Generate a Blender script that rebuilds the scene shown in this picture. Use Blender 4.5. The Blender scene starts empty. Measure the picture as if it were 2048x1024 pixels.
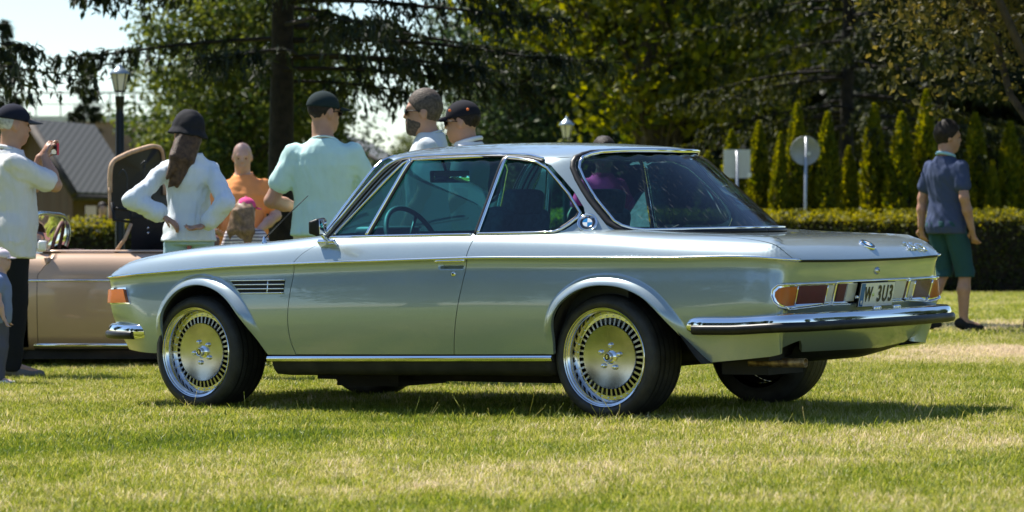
import bpy, bmesh, math, random
import numpy as np
from mathutils import Vector, Matrix, noise as mnoise
from mathutils.geometry import delaunay_2d_cdt

# ================================================================ scene, camera, sky, sun, exposure
SC = bpy.context.scene
COL = SC.collection
RNG = np.random.default_rng(7)
random.seed(7)
CAM_Z = .92
cam_d = bpy.data.cameras.new('camera'); cam = bpy.data.objects.new('camera', cam_d); COL.objects.link(cam); SC.camera = cam
cam.location = (0, 0, CAM_Z); cam.rotation_euler = (math.pi/2-.0089, 0, 0)
cam_d.sensor_width = 36; cam_d.lens = 6319/2048*36
cam_d.clip_start = .5; cam_d.clip_end = 3000
cam_d.dof.use_dof = True; cam_d.dof.focus_distance = 15.4; cam_d.dof.aperture_fstop = 4.8; cam_d.dof.aperture_blades = 7

SUN_EL, SUN_AZ = math.radians(58), math.radians(-51)      # azimuth from +Y (away from camera) towards +X; negative = left
world = bpy.data.worlds.new('World'); SC.world = world; world.use_nodes = True
nt = world.node_tree; nt.nodes.clear()
wo = nt.nodes.new('ShaderNodeOutputWorld'); bg = nt.nodes.new('ShaderNodeBackground'); sky = nt.nodes.new('ShaderNodeTexSky')
sky.sky_type = 'NISHITA'; sky.sun_disc = False; sky.sun_elevation = SUN_EL; sky.sun_rotation = SUN_AZ
sky.air_density = 1.0; sky.dust_density = .1; sky.ozone_density = 4.0
bg.inputs[1].default_value = .09
nt.links.new(sky.outputs[0], bg.inputs[0]); nt.links.new(bg.outputs[0], wo.inputs[0])
sun_d = bpy.data.lights.new('sun', 'SUN'); sun_d.energy = 5.0; sun_d.angle = math.radians(.53); sun_d.color = (1., .95, .86)
sun = bpy.data.objects.new('sun', sun_d); COL.objects.link(sun)
sdir = Vector((math.sin(SUN_AZ)*math.cos(SUN_EL), math.cos(SUN_AZ)*math.cos(SUN_EL), math.sin(SUN_EL)))
sun.rotation_euler = sdir.to_track_quat('Z', 'Y').to_euler(); sun.location = (-20, 20, 40)
SC.view_settings.view_transform = 'Standard'; SC.view_settings.look = 'None'
SC.view_settings.exposure = .95; SC.view_settings.gamma = 1.0; SC.view_settings.use_curve_mapping = False
SC.render.engine = 'CYCLES'
SC.cycles.use_denoising = True
try:
    SC.cycles.denoiser = 'OPENIMAGEDENOISE'; SC.cycles.denoising_input_passes = 'RGB_ALBEDO_NORMAL'
except Exception: pass
SC.cycles.max_bounces = 8; SC.cycles.transparent_max_bounces = 24; SC.cycles.diffuse_bounces = 3; SC.cycles.glossy_bounces = 4
SC.cycles.transmission_bounces = 6; SC.cycles.caustics_reflective = False; SC.cycles.caustics_refractive = False
SC.cycles.sample_clamp_indirect = 4.0

# ================================================================ helpers
def tag(o, label=None, cat=None, group=None, kind=None):
    if label: o['label'] = label
    if cat: o['category'] = cat
    if group: o['group'] = group
    if kind: o['kind'] = kind
    return o
def empty(name, parent=None, loc=(0, 0, 0), rz=0., label=None, cat=None, group=None):
    o = bpy.data.objects.new(name, None); COL.objects.link(o); o.empty_display_size = .2
    o.location = loc; o.rotation_euler = (0, 0, rz)
    if parent: o.parent = parent
    return tag(o, label, cat, group)
def to_mesh(name, V, F, normals=None, smooth=True):
    me = bpy.data.meshes.new(name)
    V = np.asarray(V, np.float32).reshape(-1, 3)
    if isinstance(F, np.ndarray):
        k = F.shape[1]; n = len(F); idx = F.astype(np.int32).ravel(); st = np.arange(0, n*k, k, dtype=np.int32); tot = np.full(n, k, np.int32)
    else:
        tot = np.array([len(f) for f in F], np.int32); idx = np.fromiter((i for f in F for i in f), np.int32); st = np.concatenate([[0], np.cumsum(tot)[:-1]]).astype(np.int32); n = len(F)
    me.vertices.add(len(V)); me.vertices.foreach_set('co', V.ravel())
    me.loops.add(len(idx)); me.loops.foreach_set('vertex_index', idx)
    me.polygons.add(n); me.polygons.foreach_set('loop_start', st); me.polygons.foreach_set('loop_total', tot)
    me.polygons.foreach_set('use_smooth', np.full(n, smooth, bool))
    me.update(calc_edges=True)
    if normals is not None: me.normals_split_custom_set_from_vertices([tuple(q) for q in np.asarray(normals)])
    return me
def obj(name, me, mat=None, parent=None, loc=None, rot=None):
    if mat and not me.materials: me.materials.append(mat)
    o = bpy.data.objects.new(name, me); COL.objects.link(o)
    if parent: o.parent = parent
    if loc is not None: o.location = loc
    if rot is not None: o.rotation_euler = rot
    return o
class MB:
    """collects pieces into one mesh"""
    def __init__(s): s.V = []; s.F = []; s.N = []; s.n = 0
    def add(s, V, F, N=None):
        V = np.asarray(V, float).reshape(-1, 3); s.V.append(V); s.F += [tuple(int(i)+s.n for i in f) for f in F]
        s.N.append(np.asarray(N, float) if N is not None else None); s.n += len(V); return s
    def box(s, c, d, rz=0.):
        c = np.asarray(c, float); h = np.asarray(d, float)/2
        v = np.array([[i, j, k] for i in (-1, 1) for j in (-1, 1) for k in (-1, 1)])*h
        R = np.array([[math.cos(rz), -math.sin(rz), 0], [math.sin(rz), math.cos(rz), 0], [0, 0, 1]])
        return s.add(v@R.T+c, [(0, 1, 3, 2), (4, 6, 7, 5), (0, 4, 5, 1), (2, 3, 7, 6), (0, 2, 6, 4), (1, 5, 7, 3)])
    def tube(s, P, r, n=10, cap=True):
        P = np.asarray(P, float); r = np.broadcast_to(np.asarray(r, float), (len(P),))
        T = np.gradient(P, axis=0); T /= np.linalg.norm(T, axis=1)[:, None]+1e-12
        up = np.array([0, 0, 1.]) if abs(T[0, 2]) < .9 else np.array([1., 0, 0])
        V = []; a = np.linspace(0, 2*np.pi, n, endpoint=False)
        for i in range(len(P)):
            e = np.cross(T[i], up); e /= np.linalg.norm(e); f = np.cross(e, T[i]); up = f
            V.append(P[i]+r[i]*(np.cos(a)[:, None]*e+np.sin(a)[:, None]*f))
        m = len(P); F = [(i*n+j, i*n+(j+1) % n, (i+1)*n+(j+1) % n, (i+1)*n+j) for i in range(m-1) for j in range(n)]
        if cap: F += [tuple(range(n))[::-1], tuple((m-1)*n+j for j in range(n))]
        return s.add(np.vstack(V), F)
    def lathe(s, prof, n=48, axis='y', closed=False, c=(0, 0, 0)):
        """prof: list of (radius, along-axis)"""
        a = np.linspace(0, 2*np.pi, n, endpoint=False); V = []
        for r, h in prof:
            if axis == 'y': V.append(np.stack([r*np.cos(a), np.full(n, h), -r*np.sin(a)], -1))
            else: V.append(np.stack([r*np.cos(a), r*np.sin(a), np.full(n, h)], -1))
        m = len(prof); F = [(i*n+j, i*n+(j+1) % n, (i+1)*n+(j+1) % n, (i+1)*n+j) for i in range(m-1) for j in range(n)]
        if closed: F += [((m-1)*n+j, (m-1)*n+(j+1) % n, (j+1) % n, j) for j in range(n)]
        return s.add(np.vstack(V)+np.asarray(c, float), F)
    def sweep(s, path, frames, prof, closed_prof=True, caps=True):
        """path (N,3); frames (N,2,3) = axes a,b ; prof (M,2)"""
        path = np.asarray(path, float); fr = np.asarray(frames, float); pr = np.asarray(prof, float); m = len(pr)
        V = path[:, None, :]+pr[None, :, :1]*fr[:, None, 0]+pr[None, :, 1:]*fr[:, None, 1]
        n = len(path); F = []
        for i in range(n-1):
            for j in range(m if closed_prof else m-1):
                F.append((i*m+j, i*m+(j+1) % m, (i+1)*m+(j+1) % m, (i+1)*m+j))
        if caps and closed_prof: F += [tuple(range(m))[::-1], tuple((n-1)*m+j for j in range(m))]
        return s.add(V.reshape(-1, 3), F)
    def mesh(s, name, smooth=True):
        V = np.vstack(s.V); N = None
        if all(q is not None for q in s.N): N = np.vstack(s.N)
        return to_mesh(name, V, s.F, N, smooth)
    def build(s, name, mat, parent=None, smooth=True, fix=False, split=None, **k):
        me = s.mesh(name, smooth)
        if fix or split is not None:
            bm = bmesh.new(); bm.from_mesh(me)
            bmesh.ops.recalc_face_normals(bm, faces=bm.faces)
            if split is not None:
                for e in bm.edges:
                    if len(e.link_faces) == 2 and e.calc_face_angle(0) > split: e.smooth = False
            bm.to_mesh(me); bm.free()
        return obj(name, me, mat, parent, **k)
def mirror_y(o, name=None):
    """a mirrored copy (y -> -y) of a mesh part, same parent"""
    me = o.data.copy(); n = len(me.vertices); co = np.empty(n*3, np.float32); me.vertices.foreach_get('co', co)
    co = co.reshape(-1, 3); co[:, 1] *= -1; me.vertices.foreach_set('co', co.ravel())
    nl = None
    if me.has_custom_normals:
        nl = np.array([c.vector for c in o.data.corner_normals])*[1, -1, 1]
    if nl is not None:
        st = np.array([p.loop_start for p in me.polygons]); tt = np.array([p.loop_total for p in me.polygons])
    me.flip_normals(); me.update()
    if nl is not None:
        vn = np.zeros((n, 3)); lv = np.empty(len(o.data.loops), np.int32); o.data.loops.foreach_get('vertex_index', lv); vn[lv] = nl
        me.normals_split_custom_set_from_vertices([tuple(q) for q in vn])
    c = bpy.data.objects.new(name or o.name.split('.')[0], me); COL.objects.link(c); c.parent = o.parent
    return c
def copy_tree(o, parent=None):
    c = o.copy(); COL.objects.link(c); c.parent = parent
    for ch in list(o.children): copy_tree(ch, c)
    return c

# ---------------------------------------------------------------- materials
def mat(name, col=(.5, .5, .5), rough=.5, metal=0., **k):
    m = bpy.data.materials.new(name); m.use_nodes = True; b = m.node_tree.nodes['Principled BSDF']
    b.inputs['Base Color'].default_value = (*col, 1); b.inputs['Roughness'].default_value = rough; b.inputs['Metallic'].default_value = metal
    for a, v in k.items(): b.inputs[a.replace('_', ' ')].default_value = v
    return m
def nodes(m): return m.node_tree.nodes, m.node_tree.links, m.node_tree.nodes['Principled BSDF']
def noise_col(m, c1, c2, scale, detail=4, lo=.35, hi=.65, coord='Object', bump=0., bscale=None, rough=None, c3=None, s3=3.):
    """two- or three-tone colour by noise, optional bump"""
    N, L, b = nodes(m); tc = N.new('ShaderNodeTexCoord')
    n = N.new('ShaderNodeTexNoise'); n.inputs['Scale'].default_value = scale; n.inputs['Detail'].default_value = detail
    L.new(tc.outputs[coord], n.inputs['Vector'])
    r = N.new('ShaderNodeValToRGB'); r.color_ramp.elements[0].position = lo; r.color_ramp.elements[1].position = hi
    r.color_ramp.elements[0].color = (*c1, 1); r.color_ramp.elements[1].color = (*c2, 1); L.new(n.outputs['Fac'], r.inputs[0])
    out = r.outputs[0]
    if c3 is not None:
        n3 = N.new('ShaderNodeTexNoise'); n3.inputs['Scale'].default_value = s3; n3.inputs['Detail'].default_value = 3; L.new(tc.outputs[coord], n3.inputs['Vector'])
        r3 = N.new('ShaderNodeValToRGB'); r3.color_ramp.elements[0].position = .48; r3.color_ramp.elements[1].position = .68; L.new(n3.outputs['Fac'], r3.inputs[0])
        mx = N.new('ShaderNodeMix'); mx.data_type = 'RGBA'; L.new(r3.outputs[0], mx.inputs[0]); L.new(out, mx.inputs[6]); mx.inputs[7].default_value = (*c3, 1); out = mx.outputs[2]
    L.new(out, b.inputs['Base Color'])
    if bump:
        nb = N.new('ShaderNodeTexNoise'); nb.inputs['Scale'].default_value = bscale or scale*3; nb.inputs['Detail'].default_value = 5; L.new(tc.outputs[coord], nb.inputs['Vector'])
        bp = N.new('ShaderNodeBump'); bp.inputs['Strength'].default_value = bump; bp.inputs['Distance'].default_value = .02
        L.new(nb.outputs['Fac'], bp.inputs['Height']); L.new(bp.outputs[0], b.inputs['Normal'])
    return m
def text_mesh(txt, size, depth=.002, bevel=0., sx=1., font_bold=False):
    cu = bpy.data.curves.new('txt', 'FONT'); cu.body = txt; cu.size = size; cu.extrude = depth; cu.align_x = 'CENTER'; cu.align_y = 'CENTER'; cu.offset = bevel
    cu.resolution_u = 3
    o = bpy.data.objects.new('txt', cu); COL.objects.link(o)
    dg = bpy.context.evaluated_depsgraph_get(); dg.update()
    me = bpy.data.meshes.new_from_object(o.evaluated_get(dg)); bpy.data.objects.remove(o); bpy.data.curves.remove(cu)
    me.transform(Matrix.Diagonal((sx, 1, 1, 1))); me.name = 'lettering'; me.materials.clear()
    return me

# ---------------------------------------------------------------- panels by constrained Delaunay triangulation on a surface function
def resample(poly, sp, closed=True):
    P = np.asarray(poly, float); Q = np.vstack([P, P[:1]]) if closed else P; out = []
    for a, b in zip(Q[:-1], Q[1:]):
        n = max(1, int(math.ceil(np.linalg.norm(b-a)/sp))); out.append(a+(b-a)*np.linspace(0, 1, n, endpoint=False)[:, None])
    if not closed: out.append(Q[-1:])
    return np.vstack(out)
def inside(poly, P):
    x, y = P[:, 0], P[:, 1]; r = np.zeros(len(P), bool); n = len(poly)
    for i in range(n):
        x1, y1 = poly[i]; x2, y2 = poly[(i+1) % n]
        if y1 == y2: continue
        c = ((y1 > y) != (y2 > y)) & (x < (x2-x1)*(y-y1)/(y2-y1)+x1); r ^= c
    return r
def seg_dist(poly, P):
    a = poly; b = np.roll(poly, -1, 0); ab = b-a; L2 = np.maximum((ab**2).sum(1), 1e-12); d = np.full(len(P), 9.)
    for i in range(len(a)):
        t = np.clip(((P-a[i])@ab[i])/L2[i], 0, 1); d = np.minimum(d, np.linalg.norm(P-(a[i]+t[:, None]*ab[i]), axis=1))
    return d
def piece(mb, poly, fn, sp=.03, sign=1, flange=.015, extra=None, bsp=None, scale=(1, 1)):
    """triangulated patch of surface fn over the 2-D polygon; normals from the surface itself"""
    poly = resample(poly, bsp or sp)
    area = 0.5*np.sum(poly[:, 0]*np.roll(poly[:, 1], -1)-np.roll(poly[:, 0], -1)*poly[:, 1])
    if area < 0: poly = poly[::-1]
    mn, mx = poly.min(0), poly.max(0); sx, sy = sp*scale[0], sp*scale[1]
    gx = np.arange(mn[0]+sx/2, mx[0], sx); gy = np.arange(mn[1]+sy/2, mx[1], sy)
    G = np.stack(np.meshgrid(gx, gy, indexing='ij'), -1); G[::2, :, 1] += sy*.25; G[1::2, :, 1] -= sy*.25; G = G.reshape(-1, 2)
    if extra is not None and len(extra):
        G = G[[True]*len(G)] if not len(G) else G[np.min(np.linalg.norm(G[:, None]-extra[None, ::2], axis=-1), axis=1) > sp*.6]
        G = np.vstack([G, extra])
    G = G[inside(poly, G)]
    if len(G): G = G[seg_dist(poly, G) > min(sp, bsp or sp)*.45]
    n = len(poly); V2 = [Vector(q) for q in poly]+[Vector(q) for q in G]
    vo, eo, fo, *_ = delaunay_2d_cdt(V2, [(i, (i+1) % n) for i in range(n)], [], 1, 1e-6)
    uv = np.array([tuple(v) for v in vo]); e = .004
    X = fn(uv[:, 0], uv[:, 1])
    du = fn(uv[:, 0]+e, uv[:, 1])-fn(uv[:, 0]-e, uv[:, 1]); dv = fn(uv[:, 0], uv[:, 1]+e)-fn(uv[:, 0], uv[:, 1]-e)
    N = np.cross(du, dv)*sign; N /= np.linalg.norm(N, axis=1)[:, None]+1e-12
    F = []
    for f in fo:
        a, b, c = [uv[i] for i in f]; cr = (b[0]-a[0])*(c[1]-a[1])-(b[1]-a[1])*(c[0]-a[0])
        F.append(tuple(f) if cr*sign > 0 else tuple(f)[::-1])
    mb.add(X, F, N)
    if flange:
        cnt = {}
        for f in F:
            for i in range(len(f)): k = (f[i], f[(i+1) % len(f)]); cnt[k] = cnt.get(k, 0)+1
        B = [k for k in cnt if (k[1], k[0]) not in cnt]
        V = []; FF = []; NN = []
        for i, j in B:
            t = X[j]-X[i]; m = np.cross(t, N[i]); m /= np.linalg.norm(m)+1e-12; b0 = len(V)
            V += [X[i], X[j], X[j]-N[j]*flange, X[i]-N[i]*flange]; NN += [m]*4; FF.append((b0+1, b0, b0+3, b0+2))
        mb.add(V, FF, NN)
    return X
def ribbon(mb, pts2, fn, w, off, sign=1):
    """narrow strip of surface fn along a 2-D polyline (width w, pushed along the normal by off)"""
    P = resample(pts2, .015, False); T = np.gradient(P, axis=0); T /= np.linalg.norm(T, axis=1)[:, None]; S = np.stack([-T[:, 1], T[:, 0]], -1)
    e = .004
    def ev(Q):
        X = fn(Q[:, 0], Q[:, 1]); du = fn(Q[:, 0]+e, Q[:, 1])-fn(Q[:, 0]-e, Q[:, 1]); dv = fn(Q[:, 0], Q[:, 1]+e)-fn(Q[:, 0], Q[:, 1]-e)
        N = np.cross(du, dv)*sign; N /= np.linalg.norm(N, axis=1)[:, None]; return X+N*off, N
    A, NA = ev(P-S*w/2); B, NB = ev(P+S*w/2); n = len(P)
    F = [(i, i+1, n+i+1, n+i) for i in range(n-1)]
    if sign < 0: F = [f[::-1] for f in F]
    mb.add(np.vstack([A, B]), F, np.vstack([NA, NB]))
def surf_frames(pts2, fn, sign=1, sp=.015, closed=False):
    """path on surface with frames (in-surface side axis, normal)"""
    P = resample(pts2, sp, closed)
    e = .004; X = fn(P[:, 0], P[:, 1]); du = fn(P[:, 0]+e, P[:, 1])-fn(P[:, 0]-e, P[:, 1]); dv = fn(P[:, 0], P[:, 1]+e)-fn(P[:, 0], P[:, 1]-e)
    N = np.cross(du, dv)*sign; N /= np.linalg.norm(N, axis=1)[:, None]+1e-12
    if closed: X = np.vstack([X, X[:1]]); N = np.vstack([N, N[:1]])
    T = np.gradient(X, axis=0)
    if closed: T[0] = T[-1] = X[1]-X[-2]
    S = np.cross(N, T); S /= np.linalg.norm(S, axis=1)[:, None]+1e-12
    return X, np.stack([S, N], 1)
def half_round(w, h, n=7, base=-.003):
    a = np.linspace(0, np.pi, n); return np.vstack([[(-w/2, base)], np.stack([-np.cos(a)*w/2, np.sin(a)*h], -1), [(w/2, base)]])
# ================================================================ ground and setting
FPX, HOR = 6319., 456.
def at(px, py, d): return np.array([(px-1024)/FPX*d, d, CAM_Z+(HOR-py)/FPX*d])
def gz(x, y=0.): return .0006+.0187*4*np.tanh(np.asarray(x, float)/4)*np.exp(-(np.clip(np.abs(np.asarray(y, float)-16)-8, 0, None)/12)**2)
def leafmat(name, c1, c2, scale=1.2, trans=.45, rough=.55, c3=None):
    """foliage: diffuse + translucent, colour varied by position and by leaf"""
    m = bpy.data.materials.new(name); m.use_nodes = True; N, L = m.node_tree.nodes, m.node_tree.links; N.clear()
    o = N.new('ShaderNodeOutputMaterial'); g = N.new('ShaderNodeNewGeometry'); n = N.new('ShaderNodeTexNoise'); n.inputs['Scale'].default_value = scale; n.inputs['Detail'].default_value = 3
    L.new(g.outputs['Position'], n.inputs['Vector'])
    r = N.new('ShaderNodeValToRGB'); r.color_ramp.elements[0].position = .32; r.color_ramp.elements[1].position = .68; r.color_ramp.elements[0].color = (*c1, 1); r.color_ramp.elements[1].color = (*c2, 1)
    a = N.new('ShaderNodeMath'); a.operation = 'MULTIPLY_ADD'; a.inputs[1].default_value = .55; L.new(g.outputs['Random Per Island'], a.inputs[0])
    s = N.new('ShaderNodeMath'); s.operation = 'SUBTRACT'; s.inputs[1].default_value = .27; L.new(n.outputs['Fac'], s.inputs[0]); L.new(s.outputs[0], a.inputs[2]); L.new(a.outputs[0], r.inputs[0])
    d = N.new('ShaderNodeBsdfPrincipled'); d.inputs['Roughness'].default_value = rough; d.inputs['Specular IOR Level'].default_value = .3; L.new(r.outputs[0], d.inputs['Base Color'])
    t = N.new('ShaderNodeBsdfTranslucent'); hs = N.new('ShaderNodeHueSaturation'); hs.inputs['Hue'].default_value = .475; hs.inputs['Saturation'].default_value = 1.15; hs.inputs['Value'].default_value = 1.6; L.new(r.outputs[0], hs.inputs['Color']); L.new(hs.outputs[0], t.inputs[0])
    x = N.new('ShaderNodeMixShader'); x.inputs[0].default_value = trans; L.new(d.outputs[0], x.inputs[1]); L.new(t.outputs[0], x.inputs[2]); L.new(x.outputs[0], o.inputs[0])
    return m
# --- lawn sheet
def lawn_colour(m, grass=False):
    """shared colour logic of sheet and blades: green / yellow-green / straw by world position"""
    N, L = m.node_tree.nodes, m.node_tree.links
    g = N.new('ShaderNodeNewGeometry'); 
    def nz(sc, det=3, off=(0, 0, 0)):
        mp = N.new('ShaderNodeMapping'); mp.inputs['Location'].default_value = off; mp.inputs['Scale'].default_value = (1, 1, 0); L.new(g.outputs['Position'], mp.inputs[0])
        n = N.new('ShaderNodeTexNoise'); n.inputs['Scale'].default_value = sc; n.inputs['Detail'].default_value = det; L.new(mp.outputs[0], n.inputs['Vector']); return n.outputs['Fac']
    def mathn(op, a, b, clamp=False):
        q = N.new('ShaderNodeMath'); q.operation = op; q.use_clamp = clamp
        for i, v in enumerate((a, b)):
            if isinstance(v, (int, float)): q.inputs[i].default_value = v
            elif v is not None: L.new(v, q.inputs[i])
        return q.outputs[0]
    rnd = None
    if grass:
        oi = N.new('ShaderNodeObjectInfo'); isl = g.outputs['Random Per Island']; rnd = mathn('ADD', mathn('MULTIPLY', oi.outputs['Random'], .5), mathn('MULTIPLY', isl, .5))
    # dry amount : broad noise + named patches
    dry = mathn('ADD', mathn('MULTIPLY', mathn('SUBTRACT', nz(.55, 5), .47), 2.0), mathn('MULTIPLY', mathn('SUBTRACT', nz(2.6, 4, (5, 2, 0)), .5), 2.0))
    sx = N.new('ShaderNodeSeparateXYZ'); L.new(g.outputs['Position'], sx.inputs[0])
    def blob(cx, cy, rx, ry, amp):
        a = mathn('DIVIDE', mathn('SUBTRACT', sx.outputs[0], cx), rx); b_ = mathn('DIVIDE', mathn('SUBTRACT', sx.outputs[1], cy), ry)
        e = mathn('ADD', mathn('MULTIPLY', a, a), mathn('MULTIPLY', b_, b_)); return mathn('MULTIPLY', mathn('SUBTRACT', 1., e, True), amp)
    for bl in ((3.3, 21.6, 1.3, 2.0, 1.1), (4.4, 22.3, 1.4, 2.2, 1.0), (.55, 12.0, 1.0, .6, .6), (1.4, 12.9, 1.1, 1.0, .4), (-.6, 11.2, 1.6, .8, .4), (1.9, 13.6, 1.0, 1.2, .45), (4.2, 28.2, 1.6, 1.6, .9), (-1.6, 13.9, 1.6, .8, -.5)): dry = mathn('ADD', dry, blob(*bl))
    if rnd is not None: dry = mathn('ADD', dry, mathn('MULTIPLY', mathn('SUBTRACT', rnd, .5), 2.2))
    r = N.new('ShaderNodeValToRGB'); cr = r.color_ramp; cr.elements[0].position = .0; cr.elements[1].position = 1.
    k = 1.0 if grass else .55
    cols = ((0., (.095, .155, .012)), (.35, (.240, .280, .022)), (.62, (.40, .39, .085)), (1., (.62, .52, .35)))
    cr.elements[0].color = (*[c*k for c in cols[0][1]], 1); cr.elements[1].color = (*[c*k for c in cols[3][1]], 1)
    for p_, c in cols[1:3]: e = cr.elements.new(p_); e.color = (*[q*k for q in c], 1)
    mr = N.new('ShaderNodeMapRange'); mr.inputs['From Min'].default_value = -.75; mr.inputs['From Max'].default_value = 1.35; L.new(dry, mr.inputs[0]); L.new(mr.outputs[0], r.inputs[0])
    return r.outputs[0]
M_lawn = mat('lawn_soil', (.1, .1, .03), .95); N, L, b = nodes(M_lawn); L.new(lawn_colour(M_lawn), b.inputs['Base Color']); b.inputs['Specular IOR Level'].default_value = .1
M_blade = bpy.data.materials.new('grass_blade'); M_blade.use_nodes = True; N, L = M_blade.node_tree.nodes, M_blade.node_tree.links
b = N['Principled BSDF']; b.inputs['Roughness'].default_value = .5; b.inputs['Specular IOR Level'].default_value = .35
c_ = lawn_colour(M_blade, True); L.new(c_, b.inputs['Base Color'])
t = N.new('ShaderNodeBsdfTranslucent'); hs = N.new('ShaderNodeHueSaturation'); hs.inputs['Value'].default_value = 1.5; hs.inputs['Hue'].default_value = .485; L.new(c_, hs.inputs['Color']); L.new(hs.outputs[0], t.inputs[0])
x = N.new('ShaderNodeMixShader'); x.inputs[0].default_value = .42; L.new(b.outputs[0], x.inputs[1]); L.new(t.outputs[0], x.inputs[2]); L.new(x.outputs[0], N['Material Output'].inputs[0])
xs = np.concatenate([np.linspace(-900, -30, 8), np.linspace(-24, 24, 65), np.linspace(30, 900, 8)]); ys = np.concatenate([np.linspace(-900, -40, 6), np.linspace(-20, 60, 81), np.linspace(80, 1200, 8)])
GX, GY = np.meshgrid(xs, ys, indexing='ij'); V = np.stack([GX, GY, gz(GX, GY)-.012+.006*np.sin(GX*1.7)*np.cos(GY*1.3)], -1).reshape(-1, 3); ny_ = len(ys)
i_, j_ = np.meshgrid(np.arange(len(xs)-1), np.arange(ny_-1), indexing='ij'); q = (i_*ny_+j_).ravel(); F = np.stack([q, q+ny_, q+ny_+1, q+1], -1)
tag(obj('lawn', to_mesh('lawn', V, F), M_lawn), kind='structure', label='mown lawn with straw coloured dry patches')
# --- grass blades (points carry one tuft each)
def blade_tuft(n, h0, h1, spread, w, seed):
    rg = np.random.default_rng(seed); V = []; F = []
    for k in range(n):
        a = rg.uniform(0, 6.28); r = spread*math.sqrt(rg.uniform()); bx, by = r*math.cos(a), r*math.sin(a); h = rg.uniform(h0, h1); lean = rg.uniform(.1, 1.1)*h; d = rg.uniform(0, 6.28); f = rg.uniform(0, 6.28); ww = w*rg.uniform(.7, 1.3)
        cx, sy = math.cos(f)*ww, math.sin(f)*ww; dx, dy = math.cos(d)*lean, math.sin(d)*lean; i = len(V)
        V += [(bx-cx, by-sy, -.01), (bx+cx, by+sy, -.01), (bx+dx*.35+cx*.8, by+dy*.35+sy*.8, h*.6), (bx+dx*.35-cx*.8, by+dy*.35-sy*.8, h*.6), (bx+dx, by+dy, h)]
        F += [(i, i+1, i+2, i+3), (i+3, i+2, i+4)]
    return to_mesh('tuft', V, F, smooth=False)
tuft_col = bpy.data.collections.new('tufts')
for k in range(5):
    me = blade_tuft(30, .010, .036, .075, .0019, 100+k); me.materials.append(M_blade); o = bpy.data.objects.new('tuft_%d' % k, me); tuft_col.objects.link(o)
far_col = bpy.data.collections.new('far_tufts')
for k in range(3):
    me = blade_tuft(18, .015, .045, .14, .004, 200+k); me.materials.append(M_blade); o = bpy.data.objects.new('far_tuft_%d' % k, me); far_col.objects.link(o)
tall_col = bpy.data.collections.new('tall_stems')
for k in range(4):
    rg = np.random.default_rng(300+k); mb = MB()
    for s_ in range(3):
        a = rg.uniform(0, 6.28); l = rg.uniform(.02, .10); h = rg.uniform(.09, .2); p = [(0, 0, 0), (l*.3*math.cos(a), l*.3*math.sin(a), h*.5), (l*math.cos(a), l*math.sin(a), h)]
        mb.tube(p, [.0016, .0012, .001], 4); mb.tube([p[2], (p[2][0]*1.1, p[2][1]*1.1, h+.02)], [.0028, .001], 4)
    me = mb.mesh('stem'); me.materials.append(M_blade); o = bpy.data.objects.new('stem_%d' % k, me); tall_col.objects.link(o)
def gn_scatter(name, pts, rot, scl, col):
    me = bpy.data.meshes.new(name); me.vertices.add(len(pts)); me.vertices.foreach_set('co', pts.astype(np.float32).ravel())
    at_ = me.attributes.new('rot', 'FLOAT_VECTOR', 'POINT'); at_.data.foreach_set('vector', rot.astype(np.float32).ravel())
    at_ = me.attributes.new('scl', 'FLOAT', 'POINT'); at_.data.foreach_set('value', scl.astype(np.float32))
    o = bpy.data.objects.new(name, me); COL.objects.link(o)
    ng = bpy.data.node_groups.new(name, 'GeometryNodeTree'); ng.interface.new_socket('Geometry', in_out='INPUT', socket_type='NodeSocketGeometry'); ng.interface.new_socket('Geometry', in_out='OUTPUT', socket_type='NodeSocketGeometry')
    N, L = ng.nodes, ng.links; gi = N.new('NodeGroupInput'); go = N.new('NodeGroupOutput'); ip = N.new('GeometryNodeInstanceOnPoints'); ci = N.new('GeometryNodeCollectionInfo')
    ci.inputs['Collection'].default_value = col; ci.inputs['Separate Children'].default_value = True; ci.inputs['Reset Children'].default_value = True; ip.inputs['Pick Instance'].default_value = True
    r = N.new('GeometryNodeInputNamedAttribute'); r.data_type = 'FLOAT_VECTOR'; r.inputs[0].default_value = 'rot'; s = N.new('GeometryNodeInputNamedAttribute'); s.data_type = 'FLOAT'; s.inputs[0].default_value = 'scl'
    rv = N.new('FunctionNodeRandomValue'); rv.data_type = 'INT'; rv.inputs[4].default_value = 0; rv.inputs[5].default_value = 50
    L.new(gi.outputs[0], ip.inputs['Points']); L.new(ci.outputs[0], ip.inputs['Instance']); L.new(r.outputs[0], ip.inputs['Rotation']); L.new(s.outputs[0], ip.inputs['Scale']); L.new(rv.outputs[2], ip.inputs['Instance Index']); L.new(ip.outputs[0], go.inputs[0])
    md = o.modifiers.new('scatter', 'NODES'); md.node_group = ng
    return o
def spots(d0, d1, dens, margin=1.0):
    out = []
    for d in np.arange(d0, d1, .5):
        w = .163*(d+.5)+margin; n = RNG.poisson(2*w*.5*dens); out.append(np.stack([RNG.uniform(-w, w, n), RNG.uniform(d, d+.5, n)], -1))
    q = np.vstack(out); return q
q = spots(9.3, 24.5, 430)
n = len(q); keep = RNG.uniform(size=n) < 1.; q = q[keep]; n = len(q)
P3 = np.stack([q[:, 0], q[:, 1], gz(q[:, 0], q[:, 1])-.008], -1); rot = np.stack([RNG.normal(0, .12, n), RNG.normal(0, .12, n), RNG.uniform(0, 6.28, n)], -1)
hm = np.array([mnoise.noise(Vector((a*.8, b_*.8, 0))) for a, b_ in q]); under = np.exp(-((q[:, 0]-.2)/2.4)**2-((q[:, 1]-16.3)/1.6)**2)
scl = RNG.uniform(.65, 1.25, n)*(1+.35*hm)+.25*under
tag(gn_scatter('grass', P3, rot, scl, tuft_col), 'short green and straw coloured grass blades around the silver coupe', 'grass', kind='stuff')
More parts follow.
